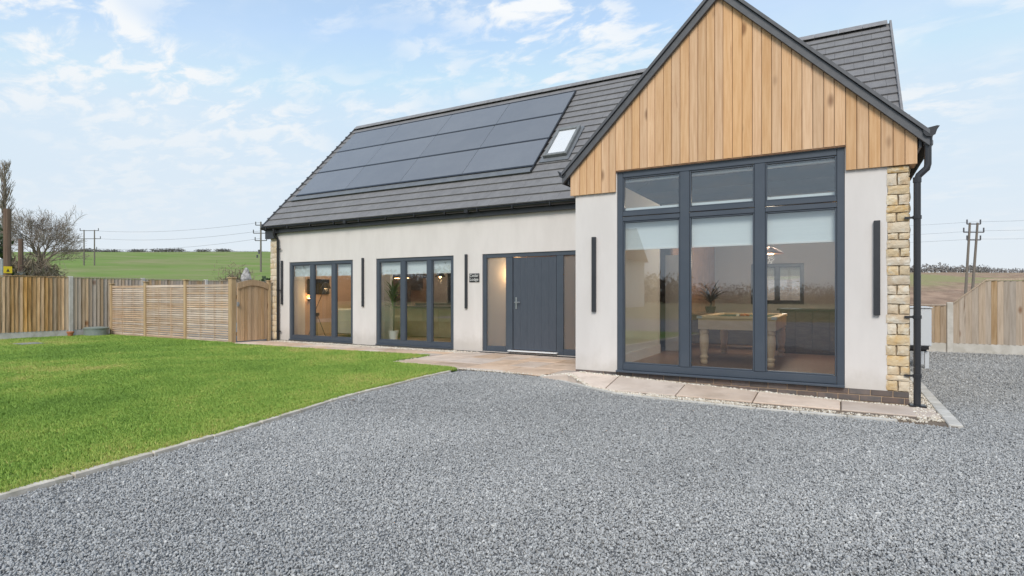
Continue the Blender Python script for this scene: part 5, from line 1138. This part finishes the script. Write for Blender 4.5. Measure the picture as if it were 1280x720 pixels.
leafy('yucca_plant', 'tall green yucca in a white pot just inside the middle three-pane window', (-10.18, 11.5, 0.10), 46, 0.5, 'leaf', 4, 'white', 0.14, 0.26, 1.0)
leafy('house_plant', 'dark spiky plant standing on the sideboard behind the pool table', (-2.55, 13.62, 0.90), 34, 0.52, 'darkleaf', 9, 'worktop', 0.12, 0.14, 0.15)
ptl = thing('table_pendant', 'lit shallow pendant lamp hanging over the pool table below the blinds', 'lamp', (-1.05, 11.0, 2.0))
build('shade', MB().lathe([(0.22, 0), (0.21, 0.02), (0.08, 0.10), (0.02, 0.13)], (-1.05, 11.0, 2.03), 18), 'stain', ptl); build('bulb', MB().lathe([(0.02, 0.0), (0.08, 0.012), (0.08, 0.03), (0.02, 0.035)], (-1.05, 11.0, 2.02), 14), 'bulb', ptl); build('cord', MB().tube([(-1.05, 11.0, 2.15), (-1.05, 11.0, 4.6)], 0.006, 5), 'black', ptl)
lamp_light((-1.05, 10.9, 1.93), 14, ptl, (1, 0.85, 0.68), 0.08)
idr = thing('interior_door', 'white panelled interior door standing ajar at the left of the pool room', 'door', (-3.15, 11.75, 0.12))
box('door_leaf', 'white', idr, -3.19, -2.78, 12.12, 12.16, 0.13, 2.15, 0.004); box('door_panel', 'white', idr, -3.12, -2.86, 12.112, 12.119, 0.35, 1.0, 0.002); box('door_panel', 'white', idr, -3.12, -2.86, 12.112, 12.119, 1.15, 1.95, 0.002); box('door_handle', 'black', idr, -2.83, -2.80, 12.05, 12.119, 1.05, 1.12)
tl = thing('table_lamp', 'lit lamp with a warm glowing bulb on the bar cabinet', 'lamp', (0.03, 13.15, 1.03))
build('lamp_base', MB().lathe([(0.07, 0), (0.07, 0.02), (0.015, 0.04), (0.012, 0.38), (0.03, 0.42)], (0.03, 13.15, 1.03), 12), 'stain', tl); build('bulb', MB().lathe([(0.012, 0.421), (0.04, 0.47), (0.045, 0.52), (0.03, 0.56), (0.004, 0.575)], (0.03, 13.15, 1.03), 12), 'bulb', tl, smooth=True)
lamp_light((0.03, 13.0, 1.62), 4, tl)
# ceiling lights added as fill to brighten the rooms
for x, y, z_, lab in ((-1.35, 12.2, 3.17, 'added round ceiling fill light behind the pool table'), (-1.0, 14.9, 3.17, 'added round ceiling fill light near the far window of the pool room'),
                   (-12.6, 12.3, 3.165, 'added round ceiling fill light over the sofa by the left window'), (-9.6, 12.2, 3.165, 'added round ceiling fill light near the yucca plant'), (-11.6, 15.3, 3.165, 'added round ceiling fill light over the kitchen'), (-5.6, 12.6, 3.165, 'added round ceiling fill light in the entrance hall')):
    cl_ = thing('ceiling_fill_light', lab, 'ceiling light', (x, y, z_), 'added ceiling fill lights in the rooms')
    build('rim', MB().lathe([(0.17, 0), (0.18, -0.02), (0.165, -0.04), (0.15, -0.04)][::-1], (x, y, z_ - 0.001), 20), 'white', cl_); build('diffuser', MB().lathe([(0.148, -0.038), (0.1, -0.052), (0.01, -0.056)][::-1], (x, y, z_), 20), 'warmdisc', cl_)
    lamp_light((x, y, z_ - 0.12), 70 if x > -4 else 36, cl_, (1, 0.84, 0.66), 0.14)
# kitchen and living room seen through the two three-pane windows
tv = thing('television', 'black flat television on the tan end wall seen through the left window', 'television', (XL + 0.34, 12.15, 1.3))
box('screen', 'screen', tv, XL + 0.335, XL + 0.37, 11.92, 12.75, 1.33, 1.80, 0.005); box('wall_bracket', 'black', tv, XL + 0.312, XL + 0.334, 12.1, 12.3, 1.45, 1.65)
fl = thing('floor_lamp', 'black angled tripod floor lamp glowing behind the left three-pane window', 'lamp', (-13.35, 11.75, 0.10))
for a in (0.3, 2.4, 4.5): build('leg', MB().tube([(-13.35 + 0.28 * math.cos(a), 11.75 + 0.28 * math.sin(a), 0.1), (-13.35, 11.75, 0.75)], 0.010, 6), 'black', fl)
build('arm', MB().tube([(-13.5, 11.7, 0.62), (-13.0, 11.75, 1.55)], 0.010, 6), 'black', fl); build('joint', MB().box(-13.41, -13.29, 11.70, 11.80, 0.70, 0.79, 0.01), 'black', fl)
build('shade', MB().lathe([(0.15, 0), (0.15, 0.02), (0.07, 0.16), (0.02, 0.18)], (-12.98, 11.75, 1.50), 14), 'black', fl)
lamp_light((-12.98, 11.75, 1.47), 7, fl)
wl_ = thing('uplighter', 'small lit wall uplighter making an orange glow on the tan wall', 'lamp', (XL + 0.34, 11.75, 1.9)); build('shade', MB().box(XL + 0.312, XL + 0.38, 11.95, 12.05, 1.12, 1.2, 0.005), 'black', wl_); build('bulb', MB().box(XL + 0.32, XL + 0.37, 11.96, 12.04, 1.201, 1.215), 'bulb', wl_)
lamp_light((XL + 0.44, 12.0, 1.25), 3, wl_, (1, 0.5, 0.18), 0.03)
sf = thing('sofa', 'pale beige fabric sofa with its back to the left three-pane window', 'sofa', (-11.9, 12.2, 0.1))
box('sofa_back', 'beige', sf, -12.75, -11.1, 11.95, 12.12, 0.16, 0.92, 0.05); box('seat', 'beige', sf, -12.75, -11.1, 12.13, 12.8, 0.16, 0.5, 0.05)
for x in (-12.93, -11.09): box('arm', 'beige', sf, x, x + 0.17, 11.95, 12.8, 0.16, 0.72, 0.05)
for x in (-12.88, -11.04): box('leg', 'black', sf, x, x + 0.06, 12.0, 12.06, 0.10, 0.159)
isl = thing('kitchen_island', 'pale panelled kitchen island with dark worktop behind the middle three-pane window', 'island', (-10.3, 13.3, 0.1))
box('carcass', 'beigepanel', isl, -11.6, -9.2, 13.0, 13.7, 0.12, 0.95); box('worktop', 'worktop', isl, -11.65, -9.1, 12.9, 13.75, 0.951, 0.99, 0.004); box('end_panel', 'units', isl, -9.199, -9.17, 12.95, 13.7, 0.11, 0.949)
for k in range(4): box('panel', 'beigepanel', isl, -11.58 + k * 0.595, -11.58 + k * 0.595 + 0.57, 12.985, 12.999, 0.2, 0.92, 0.004)
ku = thing('kitchen_units', 'run of dark kitchen cupboards along the far wall of the kitchen', 'kitchen units', (-12, 17.2, 0.1))
for k in range(6): box('cupboard_door', 'units', ku, XL + 0.35 + k * 0.6, XL + 0.94 + k * 0.6, 17.02, 17.04, 0.2, 0.93, 0.004)
box('carcass', 'units', ku, XL + 0.34, -10.3, 17.041, YB - 0.28, 0.11, 0.96); box('worktop', 'worktop', ku, XL + 0.34, -10.28, 16.98, YB - 0.28, 0.961, 1.0)
box('tall_unit', 'units', ku, XL + 0.33, XL + 0.95, 14.9, 16.0, 0.11, 2.3); box('wall_unit', 'units', ku, XL + 0.33, XL + 0.7, 16.2, 17.0, 1.5, 2.2)
hood = thing('cooker_hood', 'black tapering cooker hood over the kitchen range', 'cooker hood', (-12.6, 15.0, 1.85))
build('canopy', MB().prism([(-13.35, 1.88), (-11.95, 1.88), (-11.95, 1.93), (-12.45, 2.16), (-12.85, 2.16), (-13.35, 1.93)], 1, 14.7, 15.3), 'black', hood); box('flue', 'black', hood, -12.8, -12.5, 14.85, 15.15, 2.161, 3.16)
for x in (-13.0, -12.6): build('lit_strip', MB().box(x, x + 0.12, 14.75, 14.87, 1.868, 1.879), 'bulb', hood)
lamp_light((-12.7, 14.9, 1.75), 6, hood)
for i, (x, y, lab) in enumerate(((-10.45, 13.9, 'small copper conical pendant lamp hanging over the kitchen island'), (-12.1, 12.9, 'black clustered pendant lamp hanging near the television'))):
    pd = thing('pendant_lamp', lab, 'lamp', (x, y, 1.85)); build('shade', MB().lathe([(0.16, 0), (0.15, 0.03), (0.05, 0.17), (0.02, 0.2)], (x, y, 1.86), 14), 'black', pd); build('cord', MB().tube([(x, y, 2.05), (x, y, 3.16)], 0.006, 5), 'black', pd); build('bulb', MB().lathe([(0.02, 0.0), (0.045, 0.03), (0.045, 0.06), (0.02, 0.08)], (x, y, 1.83), 10), 'bulb', pd)
    lamp_light((x, y, 1.76), 5, pd)
shf = thing('wall_shelf', 'dark open shelf with jars on the tan kitchen wall', 'shelf', (-11, YB - 0.4, 1.5))
for z_ in (1.45, 1.78): box('shelf_board', 'inbrown', shf, -11.15, -9.7, YB - 0.5, YB - 0.275, z_, z_ + 0.03)
for k in range(9):
    x = -11.05 + k * 0.155; tag(build('jar', MB().lathe([(0.04, 0), (0.045, 0.02), (0.045, 0.12), (0.03, 0.14), (0.03, 0.16)], (x, YB - 0.39, 1.481 if k % 2 else 1.811), 10), 'white' if k % 3 else 'stain'), 'small %s jar standing on the %s board of the dark kitchen shelf' % ('white' if k % 3 else 'copper', 'lower' if k % 2 else 'upper'), 'jar', 'jars on the kitchen shelf')
lamp_h = thing('hall_lamp', 'lit hall wall lamp glowing orange through the left frosted sidelight', 'lamp', (-7.1, 12.9, 1.8)); build('shade', MB().box(-7.179, -7.10, 12.4, 12.5, 1.72, 1.9, 0.01), 'bulb', lamp_h); lamp_light((-6.95, 12.45, 1.85), 9, lamp_h)
